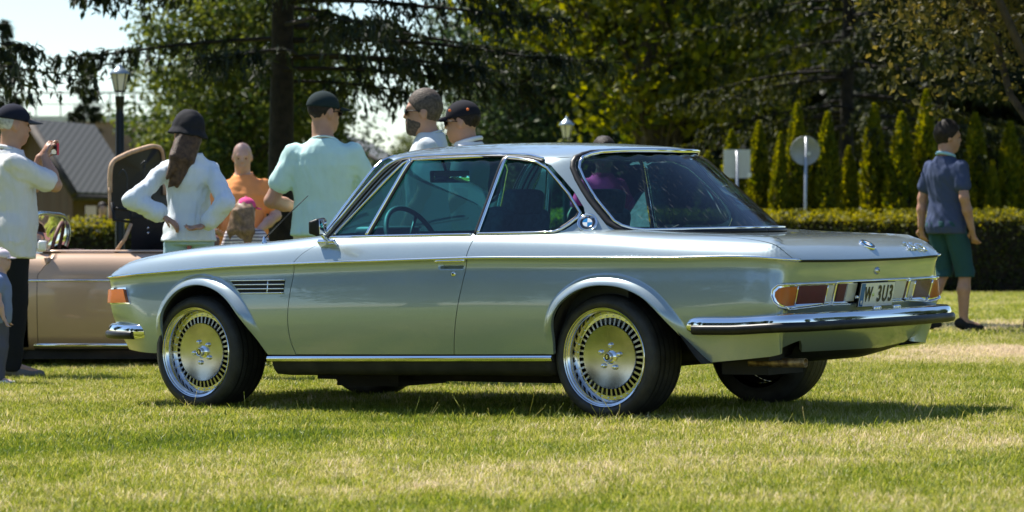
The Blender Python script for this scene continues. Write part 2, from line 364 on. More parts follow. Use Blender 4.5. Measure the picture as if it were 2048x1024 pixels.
q = spots(24.5, 50, 75, 2.); n = len(q); P3 = np.stack([q[:, 0], q[:, 1], gz(q[:, 0], q[:, 1])-.01], -1)
tag(gn_scatter('distant_grass', P3, np.stack([0*q[:, 0], 0*q[:, 0], RNG.uniform(0, 6.28, n)], -1), RNG.uniform(.7, 1.2, n), far_col), 'grass of the lawn beyond the cars as far as the hedge', 'grass', kind='stuff')
q = spots(13.2, 17.5, 2); car_c = np.array([.3, 15.6]); n = len(q)
q2 = np.stack([RNG.uniform(-1.2, 2.8, 26), RNG.uniform(14.1, 15.2, 26)], -1); q = np.vstack([q, q2]); n = len(q)
P3 = np.stack([q[:, 0], q[:, 1], gz(q[:, 0], q[:, 1])-.01], -1)
tag(gn_scatter('grass_stems', P3, np.stack([RNG.normal(0, .15, n), RNG.normal(0, .15, n), RNG.uniform(0, 6.28, n)], -1), RNG.uniform(.35, .95, n)**1.5, tall_col), 'taller seed stems of grass standing around the wheels', 'grass', kind='stuff')
# ================================================================ vegetation
def unit(v): return v/(np.linalg.norm(v, axis=-1, keepdims=True)+1e-12)
def leaf_quads(C, size, nrm=None, axis=None, aspect=.5, jit=.8, rg=RNG):
    """one leaf-shaped quad (base, side, tip, side) at each centre; nrm/axis bias the facing and the direction"""
    n = len(C); size = np.broadcast_to(np.asarray(size, float), (n,))[:, None]
    ax = rg.normal(size=(n, 3)) if axis is None else np.asarray(axis, float)+jit*rg.normal(size=(n, 3)); ax = unit(ax)
    nn = rg.normal(size=(n, 3)) if nrm is None else np.asarray(nrm, float)+jit*rg.normal(size=(n, 3))
    sd = unit(np.cross(ax, nn)); nn = np.cross(sd, ax)
    a = C-ax*size*.5; t = C+ax*size*.5; m = C-ax*size*.05+nn*size*.06
    V = np.stack([a, m+sd*size*aspect*.5, t, m-sd*size*aspect*.5], 1).reshape(-1, 3)
    return V, np.arange(4*n).reshape(-1, 4)
M_bark = noise_col(mat('bark', (.06, .045, .035), .9), (.035, .027, .022), (.085, .065, .05), 9, 6, bump=.8, bscale=22)
M_bark_dk = noise_col(mat('spruce_bark', (.03, .022, .02), .95), (.008, .006, .006), (.024, .018, .015), 12, 6, bump=.8, bscale=26)
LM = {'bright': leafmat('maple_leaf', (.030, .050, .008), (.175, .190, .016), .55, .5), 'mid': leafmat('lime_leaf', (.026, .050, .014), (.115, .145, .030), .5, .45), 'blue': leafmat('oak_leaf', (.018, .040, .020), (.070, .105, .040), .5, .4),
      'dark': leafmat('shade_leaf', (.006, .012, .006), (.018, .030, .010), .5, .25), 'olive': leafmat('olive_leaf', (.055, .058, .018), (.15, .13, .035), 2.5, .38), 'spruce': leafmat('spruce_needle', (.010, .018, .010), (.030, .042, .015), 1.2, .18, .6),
      'sprucelit': leafmat('spruce_sunlit_needle', (.012, .020, .008), (.070, .080, .012), 1.5, .3, .6), 'thuja': leafmat('thuja_scale', (.065, .095, .008), (.22, .225, .010), 3., .5), 'hedge': leafmat('hedge_shaded_leaf', (.018, .028, .007), (.050, .062, .010), 2.5, .35), 'sunlit_shoot': leafmat('hedge_sunlit_young_leaf', (.13, .14, .010), (.26, .25, .012), 3., .5)}  # hedge leaf tones and the lit spruce copy hold sun and shade as colour
def limb_path(a, b, rg, sag=.0, n=6):
    t = np.linspace(0, 1, n)[:, None]; P = a+(b-a)*t; L_ = np.linalg.norm(b-a); P[1:-1] += rg.normal(0, .05*L_, (n-2, 3)); P[:, 2] += sag*L_*np.sin(np.pi*t[:, 0]); return P
def broadleaf_mesh(seed, H, R, base, nclump, per, leaf, flat=.62, lean=(0, 0), shell=.55, skirt=0., limbs=.5):
    """trunk+limbs mesh and crown mesh of a broad-leaved tree standing at the origin"""
    rg = np.random.default_rng(seed); tr = MB(); top = np.array([lean[0], lean[1], H*.78])
    t = np.linspace(0, 1, 9); P = np.stack([lean[0]*t+.12*np.sin(t*4+seed), lean[1]*t+.12*np.cos(t*3+seed)-.12, H*.78*t], -1); r0 = .028*H
    tr.tube(P, r0*(1-.85*t)*(1+.5*np.exp(-t*14)), 9)
    cz = (base+H)/2; hz = (H-base)/2; C = []; 
    while len(C) < nclump:
        q = rg.uniform(-1, 1, 3); l = np.linalg.norm(q)
        if l > 1 or l < shell*rg.uniform(.3, 1): continue
        w = 1.0 if q[2] > -.2 else 1.+skirt
        C.append((q[0]*R*w+lean[0]*.5, q[1]*R*w+lean[1]*.5, cz+q[2]*hz))
    C = np.array(C); V = []
    for c in C:
        k = min(8, max(2, int((c[2]-.15*H)/(H*.78)*8))); a = P[k-1]
        if rg.uniform() < limbs: tr.tube(limb_path(a, c, rg, .06), np.linspace(.012*H*.5, .012, 6), 5)
    rc = R*1.9/nclump**(1/3.)
    cen = []; sz = []; nr = []
    for c in C:
        m = int(per*rg.uniform(.6, 1.4)); q = rg.normal(size=(m, 3)); q = unit(q)*rg.uniform(.25, 1, (m, 1))**.6; s = rc*rg.uniform(.65, 1.2)
        cen.append(c+q*[s, s, s*flat]); nr.append(unit(q)+[0, 0, .7]); sz.append(leaf*rg.uniform(.6, 1.3, m))
    V, F = leaf_quads(np.vstack(cen), np.concatenate(sz), np.vstack(nr), None, .62, .7, rg)
    return tr.mesh('trunk'), to_mesh('crown', V, F, smooth=False)
def spruce_mesh(seed, H, R, base, whorls, nb, droop, card=(.16, .035), dens=1., special=(), detail=1., gap=None):
    """spruce: straight trunk, whorls of drooping branches with hanging branchlets"""
    rg = np.random.default_rng(seed); tr = MB(); t = np.linspace(0, 1, 12)
    tr.tube(np.stack([.05*np.sin(t*5+seed), .05*np.cos(t*4), H*t], -1), .019*H*(1-.93*t)*(1+.35*np.exp(-t*20))*.5, 12)
    cen = []; axs = []; nrs = []; szs = []
    for w in range(whorls):
        f = w/(whorls-1); z0 = base+(H*.97-base)*f**1.15; Lw = R*(1-f)**.85+.15
        for k in range(nb+(len(special) if w == 0 else 0)):
            a = rg.uniform(0, 6.28); L_ = Lw*rg.uniform(.7, 1.12)
            if k >= nb: zs_, a, L_ = special[k-nb]; z0 = zs_
            if gap and k < nb and gap[0] < a < gap[1]: z0_ = z0+.8
            else: z0_ = z0
            d = np.array([math.cos(a), math.sin(a), 0]); z_ = z0_+rg.normal(0, .12)
            n = 9; s = np.linspace(0, 1, n); P = np.array([0, 0, z_])+d*(L_*s)[:, None]; P[:, 2] += L_*(.10*s-droop*s**1.6+.16*np.clip(s-.7, 0, 1)**1.2); P[:, :2] += np.cumsum(rg.normal(0, .02*L_, (n, 2)), 0)
            tr.tube(P, np.linspace(.012+.006*L_, .004, n), 5)
            m = max(4, int(L_*13*dens)); si = rg.uniform(.12, 1, m)**.7; B = np.stack([np.interp(si, s, P[:, i]) for i in range(3)], -1); side = np.array([-d[1], d[0], 0])
            hang = rg.uniform(.12, .42, m)*(1-.55*si)*min(1.3, L_/1.6+.3); sg = rg.choice([-1, 1], m)*rg.uniform(.1, 1, m)
            nn = max(3, int(12*detail)); u = np.linspace(.0, 1, nn)
            br = B[:, None]+hang[:, None, None]*(u[None, :, None]*(side*sg[:, None]*.75+d*.35)[:, None]+(u**1.5)[None, :, None]*np.array([0, 0, -1.])*1.0)
            q = br.reshape(-1, 3)+rg.normal(0, .018, (m*nn, 3)); cen.append(q)
            tang = np.gradient(br, axis=1).reshape(-1, 3); axs.append(unit(tang)+rg.normal(0, .45, (len(q), 3))); nrs.append(np.tile([0, 0, 1.], (len(q), 1))); szs.append(card[0]*rg.uniform(.6, 1.3, len(q)))
            e = np.repeat(P[3:], 3, 0)+rg.normal(0, .03, (3*(n-3), 3)); cen.append(e); axs.append(np.tile(d, (len(e), 1))); nrs.append(np.tile([0, 0, 1.], (len(e), 1))); szs.append(np.full(len(e), card[0]*1.1))
    V, F = leaf_quads(np.vstack(cen), np.concatenate(szs), np.vstack(nrs), np.vstack(axs), card[1]/card[0]*1.0, .35, rg)
    return tr.mesh('trunk'), to_mesh('crown', V, F, smooth=False)
def plant_tree(name, meshes, mats, loc, rz, label, group, sc=1.):
    e = empty(name, None, loc, rz, label, 'tree', group); e.scale = (sc, sc, sc)
    for nm, me, m_ in zip(('trunk', 'crown'), meshes, mats):
        if not me.materials: me.materials.append(m_); o = obj(nm, me, None, e)
        else:
            o = obj(nm, me, None, e); o.material_slots[0].link = 'OBJECT'; o.material_slots[0].material = m_
    return e
def gnd(px, d): x = (px-1024)/FPX*d; return (x, d, float(gz(x, d))-.03)
GT = 'trees behind the hedge and cars'
# big spruce whose trunk stands behind the men, its lower boughs hanging over them
SP1 = spruce_mesh(11, 15, 3.0, 2.95, 22, 9, .20, (.12, .036), 1.4, [(2.95, 3.0, 2.9), (2.7, .1, 2.7), (2.6, -.4, 2.2), (2.55, .5, 1.6), (2.75, -.15, 2.4)], gap=(2.0, 4.4))
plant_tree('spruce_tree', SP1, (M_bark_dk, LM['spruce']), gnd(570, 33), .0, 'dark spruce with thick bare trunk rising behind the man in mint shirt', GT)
SP2 = spruce_mesh(12, 14, 3.0, 2.6, 20, 8, .30, (.12, .036), 1.4)
SP4 = spruce_mesh(14, 12, 2.0, 2.7, 14, 8, .25, (.12, .036), 1.3, [(2.72, .0, 2.9), (2.6, .25, 2.5), (2.65, -.2, 2.45)])
plant_tree('spruce_tree', SP4, (M_bark_dk, LM['spruce']), gnd(-430, 29), 0., 'spruce at the left edge reaching one drooping bough into the sky', GT)
plant_tree('spruce_tree', SP2, (M_bark_dk, LM['sprucelit']), gnd(1697, 50), 1.2, 'big spruce with sunlit fringes hanging low over the signs', GT)  # brighter needle copy: sun on the fringes is put into the colour
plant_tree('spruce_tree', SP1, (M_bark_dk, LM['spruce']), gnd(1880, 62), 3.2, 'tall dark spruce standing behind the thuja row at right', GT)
SP3 = spruce_mesh(13, 5.2, 1.1, .5, 16, 6, .12, (.22, .06), .8, detail=.6)
plant_tree('spruce_tree', SP3, (M_bark_dk, LM['spruce']), gnd(172, 78), 0, 'small slender spruce beside the lamp post above the shed roof', GT, .98)
plant_tree('spruce_tree', SP3, (M_bark_dk, LM['spruce']), gnd(8, 100), 1., 'pointed top of a distant spruce at far left', GT, 1.45)
# broadleaf trees
B1 = broadleaf_mesh(21, 11, 3.0, 1.9, 120, 170, .19, .6, shell=.6)
B2 = broadleaf_mesh(22, 13, 4.2, 1.6, 150, 190, .24, .6, shell=.5)
B3 = broadleaf_mesh(23, 12, 4.5, .8, 150, 200, .28, .65, shell=.3)
plant_tree('maple_tree', B1, (M_bark, LM['bright']), gnd(1300, 56), .3, 'yellow green sunlit maple above the rear window of the silver coupe', GT)
plant_tree('lime_tree', B2, (M_bark, LM['mid']), gnd(475, 60), 1.1, 'light green leafy tree behind the woman in the bucket hat', GT, .5)
plant_tree('lime_tree', B3, (M_bark, LM['mid']), gnd(500, 78), 2.1, 'green tree filling the gap left of the thick spruce trunk', GT, .5)
plant_tree('oak_tree', B2, (M_bark, LM['blue']), gnd(1060, 66), 2.6, 'blue green oak right of the man in the black cap', GT, .52)
plant_tree('oak_tree', B3, (M_bark, LM['mid']), gnd(1100, 90), .6, 'pale green low tree behind the right lamp', GT, .62)
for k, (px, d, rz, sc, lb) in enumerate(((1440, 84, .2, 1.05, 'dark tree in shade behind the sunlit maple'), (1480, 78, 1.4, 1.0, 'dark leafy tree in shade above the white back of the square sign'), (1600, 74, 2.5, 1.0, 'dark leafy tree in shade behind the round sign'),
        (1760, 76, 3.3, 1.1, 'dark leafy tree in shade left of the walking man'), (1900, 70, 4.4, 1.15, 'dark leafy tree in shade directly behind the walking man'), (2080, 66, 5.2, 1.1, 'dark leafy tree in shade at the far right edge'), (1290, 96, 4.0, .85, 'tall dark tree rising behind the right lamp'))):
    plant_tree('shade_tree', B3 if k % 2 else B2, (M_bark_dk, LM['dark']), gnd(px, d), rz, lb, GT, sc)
B4 = broadleaf_mesh(24, 11, 2.6, 2.2, 46, 70, .22, .6, shell=.4)
plant_tree('thin_tree', B4, (M_bark_dk, LM['blue']), gnd(670, 88), 4., 'thin far tree with sky showing through right of the spruce trunk', GT, .6)
plant_tree('thin_tree', B1, (M_bark_dk, LM['mid']), gnd(840, 120), 5., 'low far tree on the skyline behind the bearded man', GT, .42)
# leafy boughs of a nearer tree coming in at the top right
OL = broadleaf_mesh(31, 8.5, 2.75, 2.2, 190, 430, .072, .8, shell=.72, limbs=.12)
plant_tree('olive_tree', OL, (M_bark, LM['olive']), gnd(2125, 27), 1.5, 'nearer tree with small olive brown leaves hanging in at top right', GT)
# trees standing left and right of the lawn, seen only as reflections in the coupe
for k, (x_, y_, s_, lb) in enumerate(((-30, -14, 1.05, 'broad tree left of the lawn nearest the viewer'), (-33, -3, 1.2, 'broad tree left of the lawn second from the viewer'), (-31, 8, 1.05, 'broad tree left of the lawn third from the viewer'), (-34, 19, 1.2, 'broad tree left of the lawn fourth from the viewer'), (-24, 31, 1., 'broad tree left of the lawn farthest from the viewer'), (-26, 62, 1.1, 'broad tree beyond the left end of the hedge'), (-34, 92, 1.2, 'far broad tree left of the long brown building'), (36, 6, 1.1, 'broad tree right of the lawn nearest the viewer'), (34, 20, 1., 'broad tree right of the lawn second from the viewer'), (30, 34, 1.1, 'broad tree right of the lawn farthest from the viewer'))):
    plant_tree('lawn_edge_tree', (B2, B3)[k % 2], (M_bark, LM['blue']), (x_, y_, -.05), k*1.3, lb, 'trees at the edges of the lawn', s_)
# --- clipped hedge
def hedge(px0, px1, d, h, w, seed, label):
    rg = np.random.default_rng(seed); x0, x1 = (px0-1024)/FPX*d, (px1-1024)/FPX*d; e = empty('hedge', None, ((x0+x1)/2, d+w/2, 0), 0, label, 'hedge', 'clipped hedges across the lawn'); Lx = x1-x0
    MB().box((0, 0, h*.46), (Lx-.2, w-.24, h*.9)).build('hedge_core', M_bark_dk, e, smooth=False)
    def surf(n, face):
        if face == 'f': c = np.stack([rg.uniform(-Lx/2, Lx/2, n), np.full(n, -w/2), rg.uniform(.02, h, n)], -1); nn = [0, -1, .3]
        elif face == 't': c = np.stack([rg.uniform(-Lx/2, Lx/2, n), rg.uniform(-w/2, w/2, n), np.full(n, h)], -1); nn = [0, -.1, 1]
        else: s = 1 if face == 'r' else -1; c = np.stack([np.full(n, s*Lx/2), rg.uniform(-w/2, w/2, n), rg.uniform(.02, h, n)], -1); nn = [s, 0, .2]
        c = c+rg.normal(0, .035, (n, 3))-np.array(nn)*rg.uniform(0, .14, (n, 1)); 
        c[:, 2] += .035*np.sin(c[:, 0]*1.3+seed)+.025*np.sin(c[:, 0]*5.1)+.02*np.sin(c[:, 0]*11.7+c[:, 1]*4); return c, np.tile(np.array(nn, float), (n, 1))
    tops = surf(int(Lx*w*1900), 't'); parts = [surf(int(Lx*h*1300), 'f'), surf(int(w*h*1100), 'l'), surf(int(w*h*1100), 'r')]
    n2 = int(Lx*190); sh = np.stack([rg.uniform(-Lx/2, Lx/2, n2), rg.uniform(-w/2, w/2, n2), np.full(n2, h)+rg.uniform(-.02, .075, n2)], -1)   # young shoots; with the top leaves they share a yellow that paints in sun
    up = np.vstack([tops[0], sh]); V, F = leaf_quads(up, rg.uniform(.03, .065, len(up)), np.vstack([tops[1], np.tile([0, -1., .4], (n2, 1))]), None, .6, .8, rg); obj('sunlit_young_shoots', to_mesh('sunlit_young_shoots', V, F, smooth=False), LM['sunlit_shoot'], e)
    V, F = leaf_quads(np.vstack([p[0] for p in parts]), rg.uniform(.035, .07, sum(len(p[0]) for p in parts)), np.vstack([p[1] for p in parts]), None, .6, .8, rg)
    obj('foliage', to_mesh('foliage', V, F, smooth=False), LM['hedge'], e); return e  # front and end leaves coloured darker to carry the hedge's shade
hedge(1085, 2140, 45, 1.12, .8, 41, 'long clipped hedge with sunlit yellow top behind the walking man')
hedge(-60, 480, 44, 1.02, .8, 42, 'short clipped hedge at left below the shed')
# --- thuja columns
def thuja_mesh(seed, H, R):
    rg = np.random.default_rng(seed); n = int(5200*H/2.7); z = rg.uniform(0.03, 1, n)**.92; a = rg.uniform(0, 6.28, n); prof = np.interp(z, [0, .06, .3, .6, .85, .96, 1], [.72, .92, 1, .85, .48, .2, .03])
    lump = 1+.16*np.sin(a*3+z*9+seed)+.12*np.sin(a*5-z*17+seed*2)+.08*rg.normal(size=n); r = R*prof*lump*rg.uniform(.72, 1.02, n)
    c = np.stack([r*np.cos(a), r*np.sin(a), z*H], -1); nn = np.stack([np.cos(a), np.sin(a), 0*a+.2], -1)
    V, F = leaf_quads(c, rg.uniform(.05, .11, n), nn, np.stack([.5*np.cos(a), .5*np.sin(a), 0*a+1], -1), .42, .35, rg)
    zz = np.linspace(0, H*.93, 10); core = MB().tube(np.stack([0*zz, 0*zz, zz], -1), R*.62*np.interp(zz/H, [0, .06, .3, .6, .85, 1], [.72, .92, 1, .85, .45, .02]), 10)
    return core.mesh('trunk'), to_mesh('crown', V, F, smooth=False)
TH = [thuja_mesh(s, 2.7, .215) for s in (51, 52, 53)]
for k, (px, ty, lb, wd) in enumerate(((1463, 258, 'leftmost thuja column, half behind the back of the square sign', 1.1), (1518, 240, 'slim thuja column just right of the square sign', 1.), (1560, 262, 'short thuja column left of the round sign', .8), (1594, 205, 'tall thuja column directly behind the round sign', 1.05), (1622, 330, 'lowest thuja, behind the post of the round sign', .6), (1655, 222, 'thuja column right of the round sign', 1.05), (1697, 290, 'short thin thuja column in the middle of the row', .85),
        (1748, 206, 'thuja column left of the widest one', 1.1), (1803, 222, 'wide thuja column in the middle right of the row', 1.2), (1852, 178, 'tallest thuja column left of the walking man', 1.1), (1950, 224, 'thuja column right of the walking man', 1.15), (1985, 318, 'low thuja between two tall ones right of the walking man', .7), (2020, 242, 'thuja column near the right edge', 1.15), (2075, 230, 'thuja column cut by the right edge', 1.1), (1415, 300, 'thuja column half hidden by the rear window of the coupe', 1.))):
    d = 47.2+.25*math.sin(k*2.1); h = CAM_Z+(HOR-ty)/FPX*d; e = plant_tree('thuja', TH[k % 3], (M_bark_dk, LM['thuja']), gnd(px, d), k*1.7, lb, 'row of thuja columns'); e.scale = (wd, wd, h/2.7)
# ================================================================ signs, lamps, buildings
M_gsign = noise_col(mat('sign_back_grey', (.32, .33, .34), .5, .3), (.26, .27, .28), (.36, .37, .38), 4); M_wsign = noise_col(mat('sign_back_white', (.62, .63, .65), .5), (.54, .55, .57), (.66, .67, .68), 3)
M_galv = noise_col(mat('galvanised_post', (.42, .44, .46), .4, .6), (.36, .38, .4), (.5, .52, .54), 30)
p0_ = at(1473.5, 328, 46.3); s1 = empty('road_sign', None, (p0_[0], 46.3, 0), 0, 'white back of a square road sign on a grey post', 'sign', 'road signs behind the hedge')
w_ = 53/FPX*46.3; MB().box((0, -.02, p0_[2]), (w_, .012, 57/FPX*46.3)).build('sign_plate', M_wsign, s1, smooth=False); MB().tube([(0, -.045, -.05), (0, -.045, p0_[2]+.19)], .022, 10).build('post', M_galv, s1)
MB().box((.18, -.03, p0_[2]-.16), (.06, .01, .06)).build('sticker', mat('sticker_white', (.85, .85, .85), .4), s1, smooth=False)
p0_ = at(1610, 302, 46.3); s2 = empty('road_sign', None, (p0_[0], 46.3, 0), 0, 'grey back of a round road sign on a leaning post', 'sign', 'road signs behind the hedge')
MB().lathe([(0, -.008), (.205, -.008), (.214, -.014), (.217, -.008), (.217, .01), (0, .01)], 40).build('sign_plate', M_gsign, s2, loc=(0, .0, p0_[2]), fix=True); MB().tube([(-.01, -.035, -.05), (.0, -.035, 1.2), (.012, -.035, p0_[2]+.2)], .022, 10).build('post', M_galv, s2)
MB().box((.05, -.05, p0_[2]-.04), (.05, .01, .05)).build('sticker', M_wsign, s2, smooth=False)
M_lblk = mat('lamp_iron', (.015, .017, .018), .4, .5); M_lgl = mat('lamp_opal_glass', (.82, .76, .68), .3)
def lamp(px, ytop, ybot, d, label):
    zt, zb = at(px, ytop, d)[2], at(px, ybot, d)[2]; h = zt-zb; e = empty('street_lamp', None, gnd(px, d), .3, label, 'lamp', 'park lamps'); s = h/.52; z = zb-float(gz(0))
    MB().lathe([(.10, 0), (.10, .25), (.06, .32), (.045, .5), (.04, z-.45*s), (.07*s, z-.42*s), (.075*s, z-.3*s), (.04, z-.28*s), (.045, z-.05)], 16, 'z').build('post', M_lblk, e)
    fr = MB()
    for k in range(6):
        a = k*math.pi/3; c, q = math.cos(a), math.sin(a); fr.tube([(.10*s*c, .10*s*q, z), (.175*s*c, .175*s*q, z+.33*s)], .010*s, 5); fr.tube([(.10*s*c, .10*s*q, z), (.04*s*c, .04*s*q, z-.2*s)], .008*s, 5)
    fr.lathe([(.10*s, z-.015*s), (.11*s, z-.005*s), (.10*s, z+.005*s)], 6, 'z'); fr.build('frame', M_lblk, e)
    MB().lathe([(.093*s, z), (.166*s, z+.33*s)], 6, 'z').build('glass_panes', M_lgl, e, smooth=False)
    MB().lathe([(.20*s, z+.32*s), (.20*s, z+.335*s), (.11*s, z+.42*s), (.06*s, z+.45*s), (.05*s, z+.47*s), (.02*s, z+.52*s), (0, z+.54*s)], 12, 'z').build('lamp_roof', mat('lamp_roof_zinc', (.30, .36, .40), .35, .7), e)
    MB().tube([(0, 0, z), (0, 0, z+.15*s)], .02*s, 8).build('bulb', M_lgl, e)
lamp(240, 112, 166, 29.3, 'black park lamp with tapered glass lantern above the shed roof'); lamp(1133, 230, 272, 40, 'park lamp lantern with grey cap seen just over the coupe roof')
M_brick = mat('shed_brick', (.16, .09, .06), .9); N, L, b = nodes(M_brick); br = N.new('ShaderNodeTexBrick'); br.inputs['Scale'].default_value = 6; br.inputs['Color1'].default_value = (.13, .070, .048, 1); br.inputs['Color2'].default_value = (.09, .050, .036, 1); br.inputs['Mortar'].default_value = (.16, .13, .11, 1); tc = N.new('ShaderNodeTexCoord'); L.new(tc.outputs['Object'], br.inputs[0]); L.new(br.outputs[0], b.inputs['Base Color'])
M_rooft = mat('corrugated_roof', (.17, .19, .21), .85); N, L, b = nodes(M_rooft); wv = N.new('ShaderNodeTexWave'); wv.inputs['Scale'].default_value = 3.6; wv.inputs['Distortion'].default_value = .6; tc = N.new('ShaderNodeTexCoord'); L.new(tc.outputs['Object'], wv.inputs['Vector']); rr = N.new('ShaderNodeValToRGB'); rr.color_ramp.elements[0].color = (.065, .068, .070, 1); rr.color_ramp.elements[1].color = (.135, .138, .138, 1); L.new(wv.outputs['Fac'], rr.inputs[0]); L.new(rr.outputs[0], b.inputs['Base Color'])
M_plast = noise_col(mat('plaster', (.6, .58, .54), .9), (.5, .48, .45), (.66, .64, .6), 1.2); M_wood = noise_col(mat('dark_fascia', (.05, .04, .035), .8), (.035, .03, .026), (.07, .055, .045), 5); M_gl2 = mat('dark_window', (.03, .04, .05), .08)
def gable_house(name, A, r, e, label, wallm, roofm, eave=0.):
    """A ridge start; r ridge vector; e slope vector (ridge to near eave)"""
    A, r, e = map(np.asarray, (A, r, e)); r = r*[1, 1, 0]; e2 = e*[-1, -1, 1]; h = empty(name, None, (A[0], A[1], 0), 0, label, 'building', 'buildings behind the trees'); O = np.array([A[0], A[1], 0.])
    th = np.array([0, 0, -.12]); n1 = unit(np.cross(r, e)); n1 = n1 if n1[2] > 0 else -n1
    def slab(nm, q, m_):
        q = [np.asarray(v)-O for v in q]; MB().add(q+[v+th for v in q], [(0, 1, 2, 3), (7, 6, 5, 4), (0, 4, 5, 1), (1, 5, 6, 2), (2, 6, 7, 3), (3, 7, 4, 0)]).build(nm, m_, h, smooth=False, fix=True)
    slab('roof_slope', [A, A+r, A+r+e, A+e], roofm); slab('roof_slope', [A, A+r, A+r+e2, A+e2], roofm)
    k = .86; zc = np.array([0, 0, -.14]); i = r*.06; w0 = [A+i+zc, A+i+e*k+zc, A+i+e2*k+zc]; w1 = [p+r*.88 for p in w0]; dn = lambda p: np.array([p[0], p[1], 0.])
    V = [p-O for p in (w0[0], w0[1], dn(w0[1]), dn(w0[2]), w0[2], w1[0], w1[1], dn(w1[1]), dn(w1[2]), w1[2])]
    MB().add(V, [(0, 1, 2, 3, 4), (5, 9, 8, 7, 6), (1, 6, 7, 2), (4, 3, 8, 9)]).build('wall', wallm, h, smooth=False, fix=True)
    out = e*[1, 1, 0]; out = out/np.linalg.norm(out)
    for t in (.3, .68):
        c = w0[1]*(1-t)+w1[1]*t; ru = r/np.linalg.norm(r); q = [c+ru*a+np.array([0, 0, z])+out*.02-O for a, z in ((-.35, -1.2), (.35, -1.2), (.35, -.35), (-.35, -.35))]
        MB().add(q, [(0, 1, 2, 3)]).build('window', M_gl2, h, smooth=False)
    fa = [A+e-O, A+r+e-O]; MB().tube([fa[0]+th, fa[1]+th], .07, 6).build('gutter', M_wood, h)
    fr = MB()
    for q in (e, e2): fr.tube([A-O+th*.5-r*.01, A+q-O+th*.5-r*.01], .09, 5)
    fr.build('verge_board', M_wood, h); return h
A_ = at(58, 237, 66); gable_house('shed', A_, at(190, 243, 70)-A_, (at(150, 384, 64.5)-A_), 'brick shed with steep grey corrugated roof behind the older man', M_brick, M_rooft)
A_ = at(660, 262, 110); gable_house('house', A_, at(735, 275, 122)-A_, at(800, 345, 107)-A_, 'grey roofed house glimpsed right of the man in mint shirt', M_plast, M_rooft)
A_ = at(455, 284, 120); gable_house('house', A_, at(560, 284, 124)-A_, at(480, 352, 113)-A_, 'pale grey roof glimpsed between the bald man and spruce trunk', M_plast, mat('pale_roof', (.40, .41, .42), .6))
fb = empty('long_building', None, (-16.5, 130, 0), -.05, 'long brown building with roof railing on the left skyline', 'building', 'buildings behind the trees')
MB().box((0, 0, 2.6), (9, 6, 5.2)).build('wall', noise_col(mat('brown_render', (.2, .13, .10), .9), (.16, .10, .075), (.25, .17, .13), .8), fb, smooth=False); MB().box((0, 0, 5.3), (9.4, 6.4, .22)).build('roof_slab', M_plast, fb, smooth=False)
rl = MB(); 
for k in range(10): rl.tube([(-4.5+k, -3, 5.4), (-4.5+k, -3, 6.35)], .03, 5)
rl.tube([(-4.6, -3, 6.35), (4.6, -3, 6.35)], .035, 5); rl.tube([(-4.6, -3, 5.9), (4.6, -3, 5.9)], .025, 5); rl.build('railing', M_lblk, fb)
for k in range(5): MB().box((-3.4+k*1.7, -3.02, 3.3), (.9, .04, 1.2)).build('window', M_gl2, fb, smooth=False)
# ---------------------------------------------------------------- car surface functions (car frame: x forward, y left, z up, metres)
def spl(xk, yk):
    xk = np.asarray(xk, float); yk = np.asarray(yk, float)
    m = np.gradient(yk, xk)
    def f(x):
        x = np.asarray(x, float); i = np.clip(np.searchsorted(xk, x) - 1, 0, len(xk) - 2)
        h = xk[i+1] - xk[i]; t = np.clip((x - xk[i]) / h, -.5, 1.5)
        return ((2*t**3-3*t**2+1)*yk[i] + (t**3-2*t**2+t)*h*m[i]
                + (-2*t**3+3*t**2)*yk[i+1] + (t**3-t**2)*h*m[i+1])
    return f
def catmull(P, n=60):
    P = np.asarray(P, float); P = np.vstack([2*P[0]-P[1], P, 2*P[-1]-P[-2]])
    out = []
    for i in range(1, len(P)-2):
        a, b, c, d = P[i-1], P[i], P[i+1], P[i+2]
        t0 = 0; t1 = np.linalg.norm(b-a)**.5; t2 = t1+np.linalg.norm(c-b)**.5; t3 = t2+np.linalg.norm(d-c)**.5
        t = np.linspace(t1, t2, n, endpoint=False)[:, None]
        A1 = (t1-t)/(t1-t0)*a+(t-t0)/(t1-t0)*b; A2 = (t2-t)/(t2-t1)*b+(t-t1)/(t2-t1)*c; A3 = (t3-t)/(t3-t2)*c+(t-t2)/(t3-t2)*d
        B1 = (t2-t)/(t2-t0)*A1+(t-t0)/(t2-t0)*A2; B2 = (t3-t)/(t3-t1)*A2+(t-t1)/(t3-t1)*A3
        out.append((t2-t)/(t2-t1)*B1+(t-t1)/(t2-t1)*B2)
    out.append(P[-2][None])
    return np.vstack(out)
PLAN = [(3.50,-.2),(3.51,0),(3.50,.2),(3.474,.4),(3.432,.56),(3.375,.662),(3.29,.716),(3.15,.752),(2.9,.783),(2.62,.804),(2.2,.822),(1.6,.832),
        (.9,.833),(.3,.824),(-.2,.803),(-.6,.768),(-.85,.737),(-.95,.712),(-.998,.655),(-1.02,.52),(-1.046,.3),(-1.056,0),(-1.046,-.3)]
_pl = catmull(PLAN, 160)
_pl = _pl[160:-160]                              # nose centre .. tail centre (half)
_pl = _pl[(_pl[:,1] > -1e-6)]
_full = np.vstack([_pl, (_pl*[1,-1])[::-1][1:]])
_arc = np.concatenate([[0], np.cumsum(np.linalg.norm(np.diff(_full, axis=0), axis=1))])
NP_ = 3001
PS = np.linspace(0, _arc[-1], NP_); PE = _arc[-1]/2
PX = np.interp(PS, _arc, _full[:,0]); PY = np.interp(PS, _arc, _full[:,1])
def _sm(a, n=15):
    k = np.hanning(n+2)[1:-1]; k /= k.sum(); e = n//2
    return np.convolve(np.pad(a, e, mode='reflect', reflect_type='odd'), k, 'valid')
PX, PY = _sm(PX, 35), _sm(PY, 35)
_dx, _dy = np.gradient(PX, PS), np.gradient(PY, PS)
